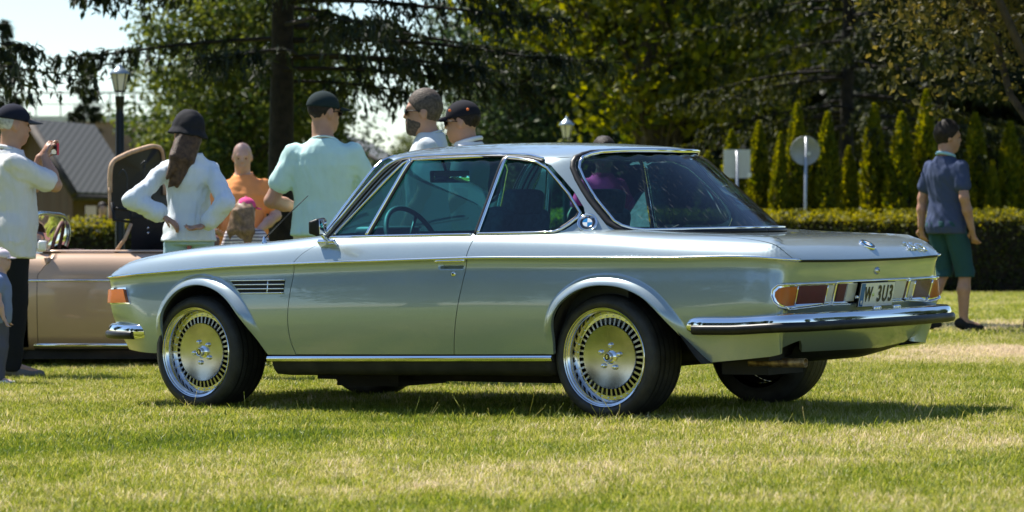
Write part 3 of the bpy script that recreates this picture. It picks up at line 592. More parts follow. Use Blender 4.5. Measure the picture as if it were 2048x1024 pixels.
_l = np.hypot(_dx, _dy); PNX, PNY = _dy/_l*-1, _dx/_l
_s = np.sign(PNX[0]) ; PNX, PNY = PNX*_s, PNY*_s  # outward
zs_f = spl([-1.12,-1.05,-.97,-.35,.3,.775,.97,1.9,2.0,2.37,2.72,3.0,3.36,3.52],[.740,.743,.754,.768,.775,.778,.775,.759,.757,.747,.728,.714,.694,.688])
zc_f = spl([-1.2,-1.05,-.8,-.5,-.3,0,.4,1.5,1.8,2.05,2.25,2.49,2.78,3.07,3.22,3.34,3.44,3.52],[.835,.845,.858,.872,.882,.902,.917,.917,.905,.886,.874,.866,.846,.815,.792,.762,.728,.70])
zb_f = lambda x: .293+(2.12-np.asarray(x, float))*.0112
o_side = spl([-.05,0,.012,.04,.12,.25,.36,.47,.56,.7],[.0,0,-.007,-.010,.0015,.011,.001,-.026,-.055,-.10])
o_nose = spl([-.05,0,.08,.15,.23,.33,.45,.6],[.0,0,-.02,-.06,-.11,-.16,-.22,-.3])
o_tail = spl([-.05,0,.02,.08,.17,.28,.36,.42,.5,.6],[.0,0,-.010,-.026,-.052,-.085,-.115,-.16,-.25,-.36])
def ss(a, b, x): t = np.clip((x-a)/(b-a), 0, 1); return t*t*(3-2*t)
def p_of_x(x): h = PS <= PE; return np.interp(-np.asarray(x, float), -PX[h], PS[h])
ARCHES = []                                      # filled with (points (N,2) in x,z ; fade (N,)) for the flares
def arch_dist(x, z):
    best = np.full(np.shape(x), 9.); fad = np.ones(np.shape(x))
    for A, fd in ARCHES:
        a, b = A[:-1], A[1:]; ab = b-a; L2 = (ab**2).sum(1)
        q = np.stack([x, z], -1)[..., None, :]
        t = np.clip(((q-a)*ab).sum(-1)/L2, 0, 1); d = np.linalg.norm(q-(a+t[..., None]*ab), axis=-1)
        i = d.argmin(-1); dm = np.take_along_axis(d, i[..., None], -1)[..., 0]
        ti = np.take_along_axis(t, i[..., None], -1)[..., 0]; f = fd[i]*(1-ti)+fd[i+1]*ti
        k = dm < best; best = np.where(k, dm, best); fad = np.where(k, f, fad)
    return best, fad
def F_low(p, z, extra=0.):
    p = np.asarray(p, float); z = np.asarray(z, float)
    x = np.interp(p, PS, PX); y = np.interp(p, PS, PY); nx = np.interp(p, PS, PNX); ny = np.interp(p, PS, PNY)
    v = zs_f(x)-z
    wn = ss(.45, .95, nx); wt = ss(.45, .95, -nx)
    off = o_side(v)*(1-wn-wt)+o_nose(v)*wn+o_tail(v)*wt+extra
    # tuck towards front / rear lower corners
    off = off-.10*ss(2.95,3.35,x)*ss(.12,.45,v)*(1-wn)-.05*ss(-.55,-.95,x)*ss(.2,.5,v)*(1-wt)
    if ARCHES:
        d, fd = arch_dist(x, z)
        w = np.clip(1-d/.052, 0, 1)
        off = off+(.034*np.sin(np.pi/2*w)*fd)*(1-wn-wt)
    return np.stack([x+nx*off, y+ny*off, z], -1)
_pd = np.stack([PX, PY], -1)[::6]; _pnx = np.abs(PNX[::6]); _pnxs = PNX[::6]; _pnys = PNY[::6]
def T_top(x, y):
    x = np.asarray(x, float); y = np.asarray(y, float)
    q = np.stack([x, y], -1)
    dd = np.linalg.norm(q[..., None, :]-_pd, axis=-1)
    d = np.sort(dd, -1)[..., 0]
    # refine distance to segment
    i = dd.argmin(-1); a = _pd[np.clip(i-1, 0, len(_pd)-1)]; b = _pd[np.clip(i+1, 0, len(_pd)-1)]
    ab = b-a; t = np.clip(((q-a)*ab).sum(-1)/np.maximum((ab**2).sum(-1), 1e-9), 0, 1)
    pr = a+t[..., None]*ab; d = np.minimum(d, np.linalg.norm(q-pr, axis=-1))
    d = np.where(((q-pr)*np.stack([_pnxs[i], _pnys[i]], -1)).sum(-1) > 0, -d, d)
    L = .05+.035*_pnx[i]**2
    H = zc_f(x)-zs_f(x)
    return np.stack([x, y, zs_f(x)+H*(1-np.exp(-d/L))], -1)
zr = spl([-.6,-.1,.07,.34,.64,.99,1.31,1.58,1.8,2.1],[1.15,1.272,1.297,1.323,1.341,1.352,1.352,1.342,1.322,1.28])
def GF(x, y, z, k=.016):
    y = np.abs(y)
    s = (y-(.762-.45*(z-.89)-.035*((x-.95)/.85)**2))*.91
    r = (-.42+1.22*(z-.885)+.46*(y/.62)**2.4-x)*.63
    w = (x-(1.99-.88*(z-.9)-.2*(y/.735)**2))*.74
    t = z-(zr(x)-.075*(y/.6)**2)
    m = np.maximum(np.maximum(s, r), np.maximum(w, t))
    return m+k*np.log(np.exp((s-m)/k)+np.exp((r-m)/k)+np.exp((w-m)/k)+np.exp((t-m)/k))
def solve_axis(fn, lo, hi, n=60):                # outermost root by bisection (fn<0 inside at lo, >0 at hi), vectorised
    lo = np.array(lo, float); hi = np.array(hi, float)
    for _ in range(n):
        mid = (lo+hi)/2; inside = fn(mid) < 0
        lo = np.where(inside, mid, lo); hi = np.where(inside, hi, mid)
    return (lo+hi)/2
def G_side(x, z, off=0.):                        # greenhouse side: y from (x, z)
    x = np.asarray(x, float); z = np.asarray(z, float)
    y = solve_axis(lambda y: GF(x, y, z)-off, np.zeros_like(x), np.full_like(x, 1.2), 40)
    return np.stack([x, y, z], -1)
def G_rear(y, z, off=0.):
    y = np.asarray(y, float); z = np.asarray(z, float)
    x = solve_axis(lambda x: GF(x, y, z)-off, np.full_like(y, .9), np.full_like(y, -1.2), 40)
    return np.stack([x, y, z], -1)
def G_front(y, z, off=0.):
    y = np.asarray(y, float); z = np.asarray(z, float)
    x = solve_axis(lambda x: GF(x, y, z)-off, np.full_like(y, .9), np.full_like(y, 2.6), 40)
    return np.stack([x, y, z], -1)
def G_top(x, y, off=0.):
    x = np.asarray(x, float); y = np.asarray(y, float)
    z = solve_axis(lambda z: GF(x, y, z)-off, np.full_like(x, .7), np.full_like(x, 1.6), 40)
    return np.stack([x, y, z], -1)
# ================================================================ the silver coupe
M_paint = mat('silver_metallic_paint', (.36, .43, .45), .28, .50, Coat_Weight=1., Coat_Roughness=.02, Coat_IOR=1.65)
N, L, b = nodes(M_paint)
tc = N.new('ShaderNodeTexCoord'); n1 = N.new('ShaderNodeTexNoise'); n1.inputs['Scale'].default_value = 260; n1.inputs['Detail'].default_value = 2; L.new(tc.outputs['Object'], n1.inputs['Vector'])
r1 = N.new('ShaderNodeValToRGB'); r1.color_ramp.elements[0].color = (.285, .355, .375, 1); r1.color_ramp.elements[1].color = (.375, .445, .465, 1); L.new(n1.outputs['Fac'], r1.inputs[0]); L.new(r1.outputs[0], b.inputs['Base Color'])
n2 = N.new('ShaderNodeTexNoise'); n2.inputs['Scale'].default_value = 3.; n2.inputs['Detail'].default_value = 6; L.new(tc.outputs['Object'], n2.inputs['Vector'])
r2 = N.new('ShaderNodeMapRange'); r2.inputs['To Min'].default_value = .26; r2.inputs['To Max'].default_value = .34; L.new(n2.outputs['Fac'], r2.inputs[0]); L.new(r2.outputs[0], b.inputs['Roughness'])
M_chrome = mat('chrome', (.82, .83, .84), .05, 1.)
M_alu = mat('polished_aluminium', (.80, .80, .79), .13, 1.)
noise_col(M_alu, (.60, .60, .60), (.74, .74, .74), 22, 4)
M_disc = noise_col(mat('brushed_disc', (.5, .5, .5), .17, 1.), (.36, .36, .37), (.52, .52, .53), 9, 6)
M_alu2 = mat('brushed_alloy', (.55, .55, .54), .28, 1.)
M_rub = noise_col(mat('rubber', (.012, .012, .012), .42, Specular_IOR_Level=.35), (.007, .007, .008), (.014, .014, .015), 30, 5)
M_tyre = noise_col(mat('tyre_rubber', (.02, .02, .022), .62), (.016, .016, .017), (.034, .034, .033), 14, 6, bump=.15, bscale=90)
M_blk = mat('black_plastic', (.010, .010, .011), .5, Specular_IOR_Level=.3)
M_und = noise_col(mat('underbody', (.02, .02, .02), .8), (.012, .012, .012), (.03, .028, .025), 8)
M_int = noise_col(mat('interior_blue_cloth', (.03, .05, .06), .8), (.018, .026, .032), (.04, .055, .065), 40)
M_int2 = mat('interior_dark', (.02, .024, .028), .6)
M_head = mat('headliner', (.30, .31, .31), .9)
M_amber = mat('amber_lens', (.50, .13, .008), .25, Coat_Weight=.2, Specular_IOR_Level=.3)
M_red = mat('red_lens', (.09, .004, .006), .25, Coat_Weight=.15, Specular_IOR_Level=.3)
M_clr = mat('clear_lens', (.62, .61, .56), .2, .3, Coat_Weight=.6)
M_white = mat('plate_white', (.80, .79, .74), .35); M_ink = mat('plate_black', (.012, .012, .014), .4); M_pblue = mat('plate_blue', (.015, .13, .38), .4)
M_eblue = mat('emblem_blue', (.02, .22, .55), .2, Coat_Weight=1.); M_ewhite = mat('emblem_white', (.85, .85, .84), .2, Coat_Weight=1.); M_eblk = mat('emblem_black', (.01, .01, .012), .2, Coat_Weight=1.)
M_rust = noise_col(mat('exhaust_steel', (.2, .13, .07), .5, .6), (.10, .06, .03), (.42, .30, .14), 25)
for m_ in (M_amber, M_red, M_clr):                  # ribbed lenses
    N, L, b = nodes(m_); w = N.new('ShaderNodeTexWave'); w.inputs['Scale'].default_value = 70; w.bands_direction = 'Z'; tc = N.new('ShaderNodeTexCoord'); L.new(tc.outputs['Object'], w.inputs['Vector'])
    bp = N.new('ShaderNodeBump'); bp.inputs['Strength'].default_value = .35; bp.inputs['Distance'].default_value = .004; L.new(w.outputs['Fac'], bp.inputs['Height']); L.new(bp.outputs[0], b.inputs['Normal'])
def glass_mat(name, tint, refl=1.0, dirt=.0):
    m = bpy.data.materials.new(name); m.use_nodes = True; N, L = m.node_tree.nodes, m.node_tree.links; N.clear()
    o = N.new('ShaderNodeOutputMaterial'); t = N.new('ShaderNodeBsdfTransparent'); t.inputs[0].default_value = (*tint, 1)
    g = N.new('ShaderNodeBsdfGlossy'); g.inputs['Roughness'].default_value = .01; g.inputs[0].default_value = (.95, .97, 1, 1)
    f = N.new('ShaderNodeFresnel'); f.inputs[0].default_value = 1.50
    mm = N.new('ShaderNodeMath'); mm.operation = 'MULTIPLY'; mm.inputs[1].default_value = refl; mm.use_clamp = True
    x = N.new('ShaderNodeMixShader'); L.new(f.outputs[0], mm.inputs[0]); L.new(mm.outputs[0], x.inputs[0]); L.new(t.outputs[0], x.inputs[1]); L.new(g.outputs[0], x.inputs[2])
    out = x.outputs[0]
    if dirt:
        d = N.new('ShaderNodeBsdfDiffuse'); d.inputs[0].default_value = (.6, .6, .58, 1); x2 = N.new('ShaderNodeMixShader')
        tc = N.new('ShaderNodeTexCoord'); mp = N.new('ShaderNodeMapping'); mp.inputs['Scale'].default_value = (6, 60, 6); mp.inputs['Rotation'].default_value = (0, .7, .3)
        n = N.new('ShaderNodeTexNoise'); n.inputs['Scale'].default_value = 2.2; n.inputs['Detail'].default_value = 5; r = N.new('ShaderNodeMapRange'); r.inputs['From Min'].default_value = .62; r.inputs['From Max'].default_value = .85; r.inputs['To Max'].default_value = dirt
        L.new(tc.outputs['Object'], mp.inputs[0]); L.new(mp.outputs[0], n.inputs['Vector']); L.new(n.outputs['Fac'], r.inputs[0]); L.new(r.outputs[0], x2.inputs[0]); L.new(out, x2.inputs[1]); L.new(d.outputs[0], x2.inputs[2]); out = x2.outputs[0]
    L.new(out, o.inputs[0]); return m
M_glass = glass_mat('teal_tinted_glass', (.42, .95, .99), .9)
M_glass_r = glass_mat('rear_screen_glass', (.72, .92, .93), 1.2, .25)

CAR = empty('parked_coupe', label='silver classic two door coupe with chrome bumpers parked on the lawn', cat='car')
CAR_M = Matrix(((-7.92951988e-01, -6.08997146e-01, -1.86981696e-02, 0.91237819), (6.09103656e-01, -7.93090623e-01, -1.55599298e-06, 15.53018317),
                (-1.48283954e-02, -1.13903573e-02, 9.99825174e-01, 0.01762621), (0, 0, 0, 1)))
CAR.matrix_world = CAR_M
def c2w(v): return CAR_M @ Vector(v)

F_IN = np.array([(2.858, .295), (2.854, .36), (2.847, .431), (2.815, .518), (2.764, .582), (2.684, .633), (2.586, .653), (2.49, .646), (2.394, .614), (2.319, .565), (2.254, .498), (2.19, .413), (2.136, .337), (2.106, .294)])
R_IN = np.array([(.279, .3125), (.271, .367), (.253, .458), (.208, .542), (.128, .604), (.033, .636), (-.069, .641), (-.161, .627), (-.26, .587), (-.335, .528), (-.399, .46), (-.463, .386), (-.538, .299), (-.562, .279)])
F_IN = catmull(F_IN, 6); R_IN = catmull(R_IN, 6)
def _fade(A, lo, hi): return ss(A[:, 1].min()+lo, A[:, 1].min()+hi, A[:, 1])
ARCHES.append((F_IN, _fade(F_IN, .06, .22))); ARCHES.append((R_IN, _fade(R_IN, .08, .24)))
_F0 = F_low
def F_low(p, z, extra=0.):
    X = _F0(p, z, extra); x = np.interp(p, PS, PX)     # recessed finger scoop behind the door handle
    rc = ss(.795, .815, x)*(1-ss(.938, .958, x))*ss(.722, .738, z)*(1-ss(.762, .770, z))*(np.asarray(p) < PE)
    X[..., 1] -= .020*rc
    return X
pz = lambda L_: np.array([(float(p_of_x(x)), z) for x, z in L_])
def strip_pts(x0, x1, n=60, dz=-.003):
    x = np.linspace(x0, x1, n); return [(float(p_of_x(a)), float(zs_f(a))+dz) for a in x]
def strip_p(p0, p1, n=40, dz=-.003):
    p = np.linspace(p0, p1, n); return [(a, float(zs_f(np.interp(a, PS, PX)))+dz) for a in p]
def plan_p(p0, p1, n=60, ins=.002):
    p = np.linspace(p0, p1, n); x = np.interp(p, PS, PX)-np.interp(p, PS, PNX)*ins; y = np.interp(p, PS, PY)-np.interp(p, PS, PNY)*ins; return list(zip(x, y))
def plan_x(x0, x1, n=60, ins=.002): return plan_p(float(p_of_x(x0)), float(p_of_x(x1)), n, ins)
def off_curve(A, ds):                                  # rows of points just outside an arch
    T = np.gradient(A, axis=0); T /= np.linalg.norm(T, axis=1)[:, None]; S = np.stack([T[:, 1], -T[:, 0]], -1)
    if S[len(A)//2, 1] < 0: S = -S
    return np.vstack([A+S*d for d in ds])
def plan_rows(p0, p1, step=.014, ds=(.004, .009, .015, .022, .030, .040, .052, .066, .085, .11)):
    out = []
    for k, d in enumerate(ds):
        st = step*(1 if d < .05 else 1.6); p = np.arange(p0+st*(.5*(k % 2)), p1, st); out += plan_p0(p, d)
    return np.array(out)
def plan_p0(p, ins): return list(zip(np.interp(p, PS, PX)-np.interp(p, PS, PNX)*ins, np.interp(p, PS, PY)-np.interp(p, PS, PNY)*ins))
SHF = np.array([(1.896, .757), (1.91, .66), (1.923, .574), (1.934, .447), (1.928, .36), (1.912, .2955)])
SHF = catmull(SHF, 8); SHR = np.array([(.775, .776), (.799, .65), (.828, .524), (.855, .41), (.880, .307)])
g = .0022
ds_rows = (.009, .018, .027, .036, .045, .052, .058, .07)
def arch_rows(A):
    q = off_curve(A, ds_rows); return np.array([(float(p_of_x(x)), z) for x, z in q])
def strip_rows(p0, p1):
    out = []
    for k, v in enumerate((.0065, .011, .016, .022, .030, .040, .054, .072)):
        p = np.arange(p0+.007*(k % 2), p1, .014 if v < .05 else .022); out.append(np.stack([p, zs_f(np.interp(p, PS, PX))-.003-v], -1))
    return np.vstack(out)
# --- front fender
mb = MB()
poly = strip_p(0, float(p_of_x(3.2)), 50)+strip_pts(3.19, 1.896+g, 50)+[(float(p_of_x(x+g)), z) for x, z in SHF[1:]]+list(pz(F_IN[::-1]))+[(float(p_of_x(2.95)), .292), (float(p_of_x(3.2)), .30), (0, .33)]
piece(mb, poly, F_low, .03, 1, .02, np.vstack([arch_rows(F_IN), strip_rows(0, float(p_of_x(1.9)))]), .012)
SHT = catmull([(1.896, .8265), (1.86, .812), (1.79, .788), (1.72, .762), (1.675, .742)], 8)
HOODE = [(2.03, .60), (2.5, .605), (3.0, .595), (3.2, .57), (3.32, .50), (3.39, .36), (3.425, .18), (3.435, 0)]
HOODE = [tuple(q) for q in catmull(HOODE, 8)]
poly = plan_p(0, float(p_of_x(3.2)), 50)+plan_x(3.19, 1.896+g, 60)+[(x+g, y) for x, y in SHT[1:]]+[(1.76, .68), (1.9, .63)]+HOODE
piece(mb, poly, T_top, .03, 1, .015, plan_rows(0, float(p_of_x(1.89))), .014)
fend = mb.build('front_fender', M_paint, CAR)
mirror_y(fend)
# --- bonnet, cowl
mb = MB(); he = [(x-(.004 if y < .5 else .002), y-.004) for x, y in HOODE if y > .005]
piece(mb, he+[(3.431, 0)]+[(x, -y) for x, y in he[::-1]], T_top, .05, 1, .015); mb.build('bonnet', M_paint, CAR)
mb = MB(); piece(mb, [(2.026, .596), (1.9, .625), (1.76, .672), (1.70, .60), (1.70, -.60), (1.76, -.672), (1.9, -.625), (2.026, -.596)], T_top, .06, 1, .01); mb.build('cowl', M_blk, CAR)
# --- door
mb = MB()
sc = np.array([(float(p_of_x(x)), z) for x in np.arange(.775, .98, .008) for z in np.arange(.712, .775, .006)])
poly = strip_pts(1.896-g, .775+g, 60)+[(float(p_of_x(x+g)), z) for x, z in SHR[1:]]+[(float(p_of_x(x-g)), z+.002) for x, z in SHF[::-1][:-1]]
piece(mb, poly, F_low, .03, 1, .02, np.vstack([sc, strip_rows(float(p_of_x(1.89)), float(p_of_x(.99)))]), .014)
poly = plan_x(1.896-g, .775+g, 60)+[(.766+g, .80), (.754+g, .753), (1.2, .755), (1.5, .752), (1.66, .742)]+[(x-g, y) for x, y in SHT[::-1][1:-1]]
piece(mb, poly, T_top, .025, 1, .015, plan_rows(float(p_of_x(1.9)), float(p_of_x(.77))), .014)
door = mb.build('door', M_paint, CAR); doorR = mirror_y(door)
# --- rear quarter + rear panel
mb = MB(); pc = PE-.60
poly = strip_pts(.775-g, -.8, 60)+strip_p(float(p_of_x(-.82)), pc, 20)+[(pc, .342), (PE-.814, .307), (PE-.95, .294)]+list(pz(R_IN[::-1]))+[(float(p_of_x(.33)), .313)]+[(float(p_of_x(x-g)), z) for x, z in SHR[::-1][:-1]]
piece(mb, poly, F_low, .03, 1, .02, np.vstack([arch_rows(R_IN), strip_rows(float(p_of_x(.77)), pc)]), .012)
LIDE = catmull([(-1.0, .652), (-.965, .668), (-.9, .672), (-.8, .66), (-.6, .635), (-.40, .60), (-.30, .565), (-.30, .50), (-.33, .40)], 8)
poly = plan_x(.775-g, -.8, 60)+plan_p(float(p_of_x(-.82)), PE-.655, 16)+[(x+.001, y+.002) for x, y in LIDE]+[(-.2, .45), (.0, .55), (.2, .70), (.35, .752), (.754-g, .753), (.766-g, .80)]
piece(mb, poly, T_top, .025, 1, .015, plan_rows(float(p_of_x(.77)), PE-.6), .012)
qp = mb.build('rear_quarter_panel', M_paint, CAR); mirror_y(qp)
mb = MB()
bot = [(.60, .342), (.57, .325), (.3, .31), (0, .313), (-.43, .318), (-.455, .345), (-.49, .374), (-.53, .365), (-.60, .342)]
piece(mb, strip_p(PE-.60, PE+.60, 60, -.003)+[(PE+a, z) for a, z in bot], F_low, .03, 1, .02, strip_rows(PE-.6, PE+.6), .014)
mb.build('rear_panel', M_paint, CAR)
mb = MB(); le = [(x-.0018, y-.0026) for x, y in LIDE]
poly = plan_p(PE-.648, PE+.648, 60, .001)+[(x, -y) for x, y in le]+[(-.42, -.3), (-.46, 0), (-.42, .3)]+le[::-1]
piece(mb, poly, T_top, .03, 1, .014, plan_rows(PE-.7, PE+.7), .012)
lid = mb.build('boot_lid', M_paint, CAR)
# --- dark seams behind the gaps
mb = MB()
for s_ in (SHF[2:], [(.779, .755)]+[tuple(q) for q in SHR[1:]]): ribbon(mb, pz(s_), F_low, .022, -.011, 1)
ribbon(mb, SHT[3:], T_top, .022, -.011); ribbon(mb, [(.7735, .82), (.754, .757)], T_top, .022, -.011); ribbon(mb, LIDE[6:-6], T_top, .022, -.012); ribbon(mb, HOODE, T_top, .03, -.012)
sm = mb.build('seam_filler', M_blk, CAR); sm['kind'] = 'stuff'; mirror_y(sm)['kind'] = 'stuff'
mb = MB(); ribbon(mb, np.array([(p, float(zs_f(np.interp(p, PS, PX)))-.006) for p in np.linspace(PE-.632, PE+.632, 60)]), F_low, .010, .0008); mb.build('boot_seam', M_blk, CAR)
# --- roof, pillars
RW = [(.608, .935), (.600, .912), (.580, .895), (.55, .888), (.37, .888), (.18, .888), (0, .888)]            # rear screen outline (y, z), left half: bottom then side then top
RWS = [(.608, .935), (.604, .97), (.60, 1.01), (.595, 1.05), (.585, 1.10), (.573, 1.15), (.555, 1.205), (.535, 1.235), (.51, 1.257)]
RWT = [(.51, 1.257), (.47, 1.272), (.42, 1.283), (.34, 1.288), (.2, 1.287), (0, 1.284)]
ZE = .565
top_r = G_rear(np.array([q[0] for q in RWT]), np.array([q[1] for q in RWT]))
WT = [(.50, 1.278), (.40, 1.296), (.2, 1.304), (0, 1.306)]                                                # windscreen top (y, z)
top_f = G_front(np.array([q[0] for q in WT]), np.array([q[1] for q in WT]))
rail_x = np.linspace(.44, 1.44, 21)
half = [tuple(q[:2]) for q in top_r[::-1]]+[(x, ZE) for x in rail_x]+[tuple(q[:2]) for q in top_f]
mb = MB(); piece(mb, half+[(x, -y) for x, y in half[::-1][1:-1]], G_top, .04, 1, .0); roof = mb.build('roof', M_paint, CAR)
rail = G_top(rail_x, np.full_like(rail_x, ZE)); rail_xz = [(q[0], q[2]) for q in rail]
side_r = G_rear(np.array([q[0] for q in RWS]), np.array([q[1] for q in RWS])); bot_r = G_rear(np.array([q[0] for q in RW[:3]]), np.array([q[1] for q in RW[:3]]))
mb = MB()
poly = [(q[0], q[2]) for q in side_r[::-1]]+[(q[0], q[2]) for q in bot_r[1:]]+[(-.02, .868), (.33, .868), (.31, .882), (.26, .905), (.205, .95), (.195, .982), (.21, 1.012), (.277, 1.088), (.347, 1.152), (.427, 1.218), (.51, 1.250), (.62, 1.270), (.69, 1.276)]
poly += [(x, z) for x, z in rail_xz if x < .70][::-1]
piece(mb, poly, G_side, .02, -1, .012, None, .012)
cp = mb.build('rear_pillar', M_paint, CAR); mirror_y(cp)
mb = MB()
a_out = [(1.80, .875), (1.74, .95), (1.648, 1.058), (1.55, 1.17), (1.478, 1.245)]
poly = [(x, z) for x, z in rail_xz if x > .70]+a_out[::-1]+[(1.71, .88), (1.70, .902), (1.355, 1.258), (1.325, 1.277), (.70, 1.277)]
piece(mb, poly, G_side, .02, -1, .012, None, .012)
ap = mb.build('front_pillar', M_paint, CAR); mirror_y(ap)
# --- glass
def gpane(name, poly, fn, sign, m, off=-.006, sp=.05):
    mb = MB(); piece(mb, poly, lambda a, b_: fn(a, b_, off), sp, sign, 0., None, .03); return mb.build(name, m, CAR)
VENT = [(1.695, .898), (1.36, 1.246), (1.335, 1.262), (1.487, .897)]
DOORG = [(1.463, .895), (1.304, 1.268), (.732, 1.268), (.79, .895)]
QG = [(.757, .897), (.708, 1.264), (.621, 1.256), (.516, 1.238), (.443, 1.206), (.367, 1.142), (.297, 1.078), (.229, 1.0), (.216, .985), (.22, .962), (.252, .93), (.284, .906), (.319, .894)]
RWH = RW[::-1]+RWS[1:]+RWT[1:]
RWP = [(a*.985, b_) for a, b_ in RWH]; RWP = RWP+[(-a, b_) for a, b_ in RWP[::-1][1:-1]]
for nm, q in (('vent_window', VENT), ('door_window', DOORG), ('quarter_window', QG)):
    o = gpane(nm, q, G_side, -1, M_glass); mirror_y(o)
gpane('rear_window', RWP, G_rear, -1, M_glass_r, -.004)
WSP = [(.0, .895), (.4, .895), (.66, .897), (.70, .91), (.66, 1.0), (.605, 1.12), (.55, 1.23), (.50, 1.272), (.40, 1.294), (.2, 1.302), (0, 1.304)]
WSP = WSP+[(-a, b_) for a, b_ in WSP[::-1][1:-1]]
gpane('windscreen', WSP, G_front, 1, M_glass, -.004)
def trim(name, pts, fn, sign, w, h, m, closed=False, off=0., parent=CAR, both=True, sp=.012):
    X, Fr = surf_frames(np.asarray(pts, float), (lambda a, b_: fn(a, b_, off)) if off else fn, sign, sp, closed)
    o = MB().sweep(X, Fr, half_round(w, h)).build(name, m, parent, fix=True)
    if both: mirror_y(o)
    return o
trim('window_trim', [(1.72, .888), (1.2, .890), (.795, .890)], G_side, -1, .016, .010, M_chrome)
trim('window_trim', [(1.70, .902), (1.36, 1.252), (1.33, 1.268), (.735, 1.274)], G_side, -1, .012, .008, M_chrome)
trim('vent_divider', [(1.476, .895), (1.316, 1.272)], G_side, -1, .020, .012, M_chrome)
trim('vent_seal', [(1.458, .895), (1.300, 1.268)], G_side, -1, .012, .006, M_rub)
trim('glass_divider', [(.772, .892), (.721, 1.272)], G_side, -1, .020, .006, M_rub)
trim('quarter_trim', QG+[(.757, .893)], G_side, -1, .015, .009, M_chrome, True)
trim('quarter_seal', [(a+(.5-a)*.035, b_+(1.07-b_)*.035) for a, b_ in QG[1:-1]], G_side, -1, .009, .005, M_rub)
gut = [(1.775, .89), (1.70, .975), (1.62, 1.075), (1.53, 1.18), (1.455, 1.25), (1.39, 1.278), (1.30, 1.286), (1.1, 1.288), (.9, 1.287), (.7, 1.281), (.58, 1.272), (.48, 1.252)]
def rail_tube(name, pts, dx, dz, r, m, out=.006):
    q = np.array([G_side(np.array(a+dx*(1 if i < 5 else .3)), np.array(b_+dz)) for i, (a, b_) in enumerate(pts)]); q[:, 1] += out
    o = MB().tube(catmull(q, 8), r, 8).build(name, m, CAR); mirror_y(o)
rail_tube('roof_gutter', gut, 0, 0, .0075, M_chrome); rail_tube('gutter_seal', gut, -.020, -.012, .0065, M_rub, .003); rail_tube('pillar_seal', gut[:6], -.052, -.012, .006, M_rub, .002)
rail_tube('pillar_trim', gut[:5], .020, .002, .0055, M_rub, .001)
trim('rear_screen_seal', RWH[:-1]+[(-a, b_) for a, b_ in RWH[::-1][:-1]], G_rear, -1, .030, .009, M_rub, True, both=False)
q_ = [(a*.972, b_+(1.09-b_)*.03) for a, b_ in RWH]
trim('rear_screen_trim', q_[:-1]+[(-a, b_) for a, b_ in q_[::-1][:-1]], G_rear, -1, .017, .015, M_chrome, True, both=False)
trim('windscreen_trim', WSP, G_front, 1, .02, .010, M_chrome, True, both=False)
# --- chrome waist strip, side vent, handle, lock
P_ = np.array(strip_p(float(p_of_x(3.42)), PE-.63, 260, -.001))
X = F_low(P_[:, 0], P_[:, 1]); nx = np.interp(P_[:, 0], PS, PNX); ny = np.interp(P_[:, 0], PS, PNY)
Fr = np.stack([np.stack([0*nx, 0*nx, 0*nx+1], -1), np.stack([nx, ny, 0*nx], -1)], 1)
o = MB().sweep(X, Fr, half_round(.014, .010, 7, -.006)).build('waist_strip', M_chrome, CAR, fix=True); mirror_y(o)
vent = empty('side_vent', CAR)
vp = [(2.346, .674), (1.957, .678), (1.962, .606), (2.262, .605)]
mb = MB(); piece(mb, pz(vp), lambda a, b_: F_low(a, b_, .0015), .03, 1, .004); o = mb.build('vent_recess', M_blk, vent)
vr = empty('side_vent', CAR); mo = mirror_y(o); mo.parent = vr
for i in range(4):
    z = .673-.0215*i; x0 = 2.346-.0265*i
    pts = pz([(x0, z), (1.958+.001*i, z+.0015)]); Xv, Fv = surf_frames(pts, F_low, 1, .02)
    o = MB().sweep(Xv+Fv[:, 1]*.004, Fv, half_round(.0075, .006, 5, -.006)).build('louvre', M_chrome, vent, fix=True); m2 = mirror_y(o); m2.parent = vr
mb = MB()
Xv, Fv = surf_frames(pz([(2.075, .674), (2.075, .607)]), F_low, 1, .02); mb.sweep(Xv, Fv, half_round(.006, .006, 5, -.004)).build('louvre_rib', M_chrome, vent, fix=True)
for dd, sg in ((door, 1), (doorR, -1)):
    Xv, Fv = surf_frames(pz([(.968, .766), (.785, .768)]), lambda a, b_: _F0(a, b_), 1, .02)
    if sg < 0: Xv = Xv*[1, -1, 1]; Fv = Fv*[1, -1, 1]
    MB().sweep(Xv, Fv, np.array([(-.008, -.004), (-.008, .010), (-.003, .014), (.006, .012), (.008, -.004)])).build('door_handle', M_chrome, dd, fix=True)
    c = F_low(float(p_of_x(.858)), .70)*[1, sg, 1]
    MB().lathe([(.0, .006), (.008, .006), (.012, .004), (.0125, -.003)], 20, 'y', c=(0, 0, 0)).build('door_lock', M_chrome, dd, fix=True, loc=c+np.array([0, .001*sg, 0]), rot=(0, 0, 0 if sg > 0 else math.pi))
    MB().lathe([(.0, .001), (.004, .001), (.0045, -.003)], 12, 'y').build('key_slot', M_blk, dd, fix=True, loc=c+np.array([0, .0075*sg, 0]), rot=(0, 0, 0 if sg > 0 else math.pi))
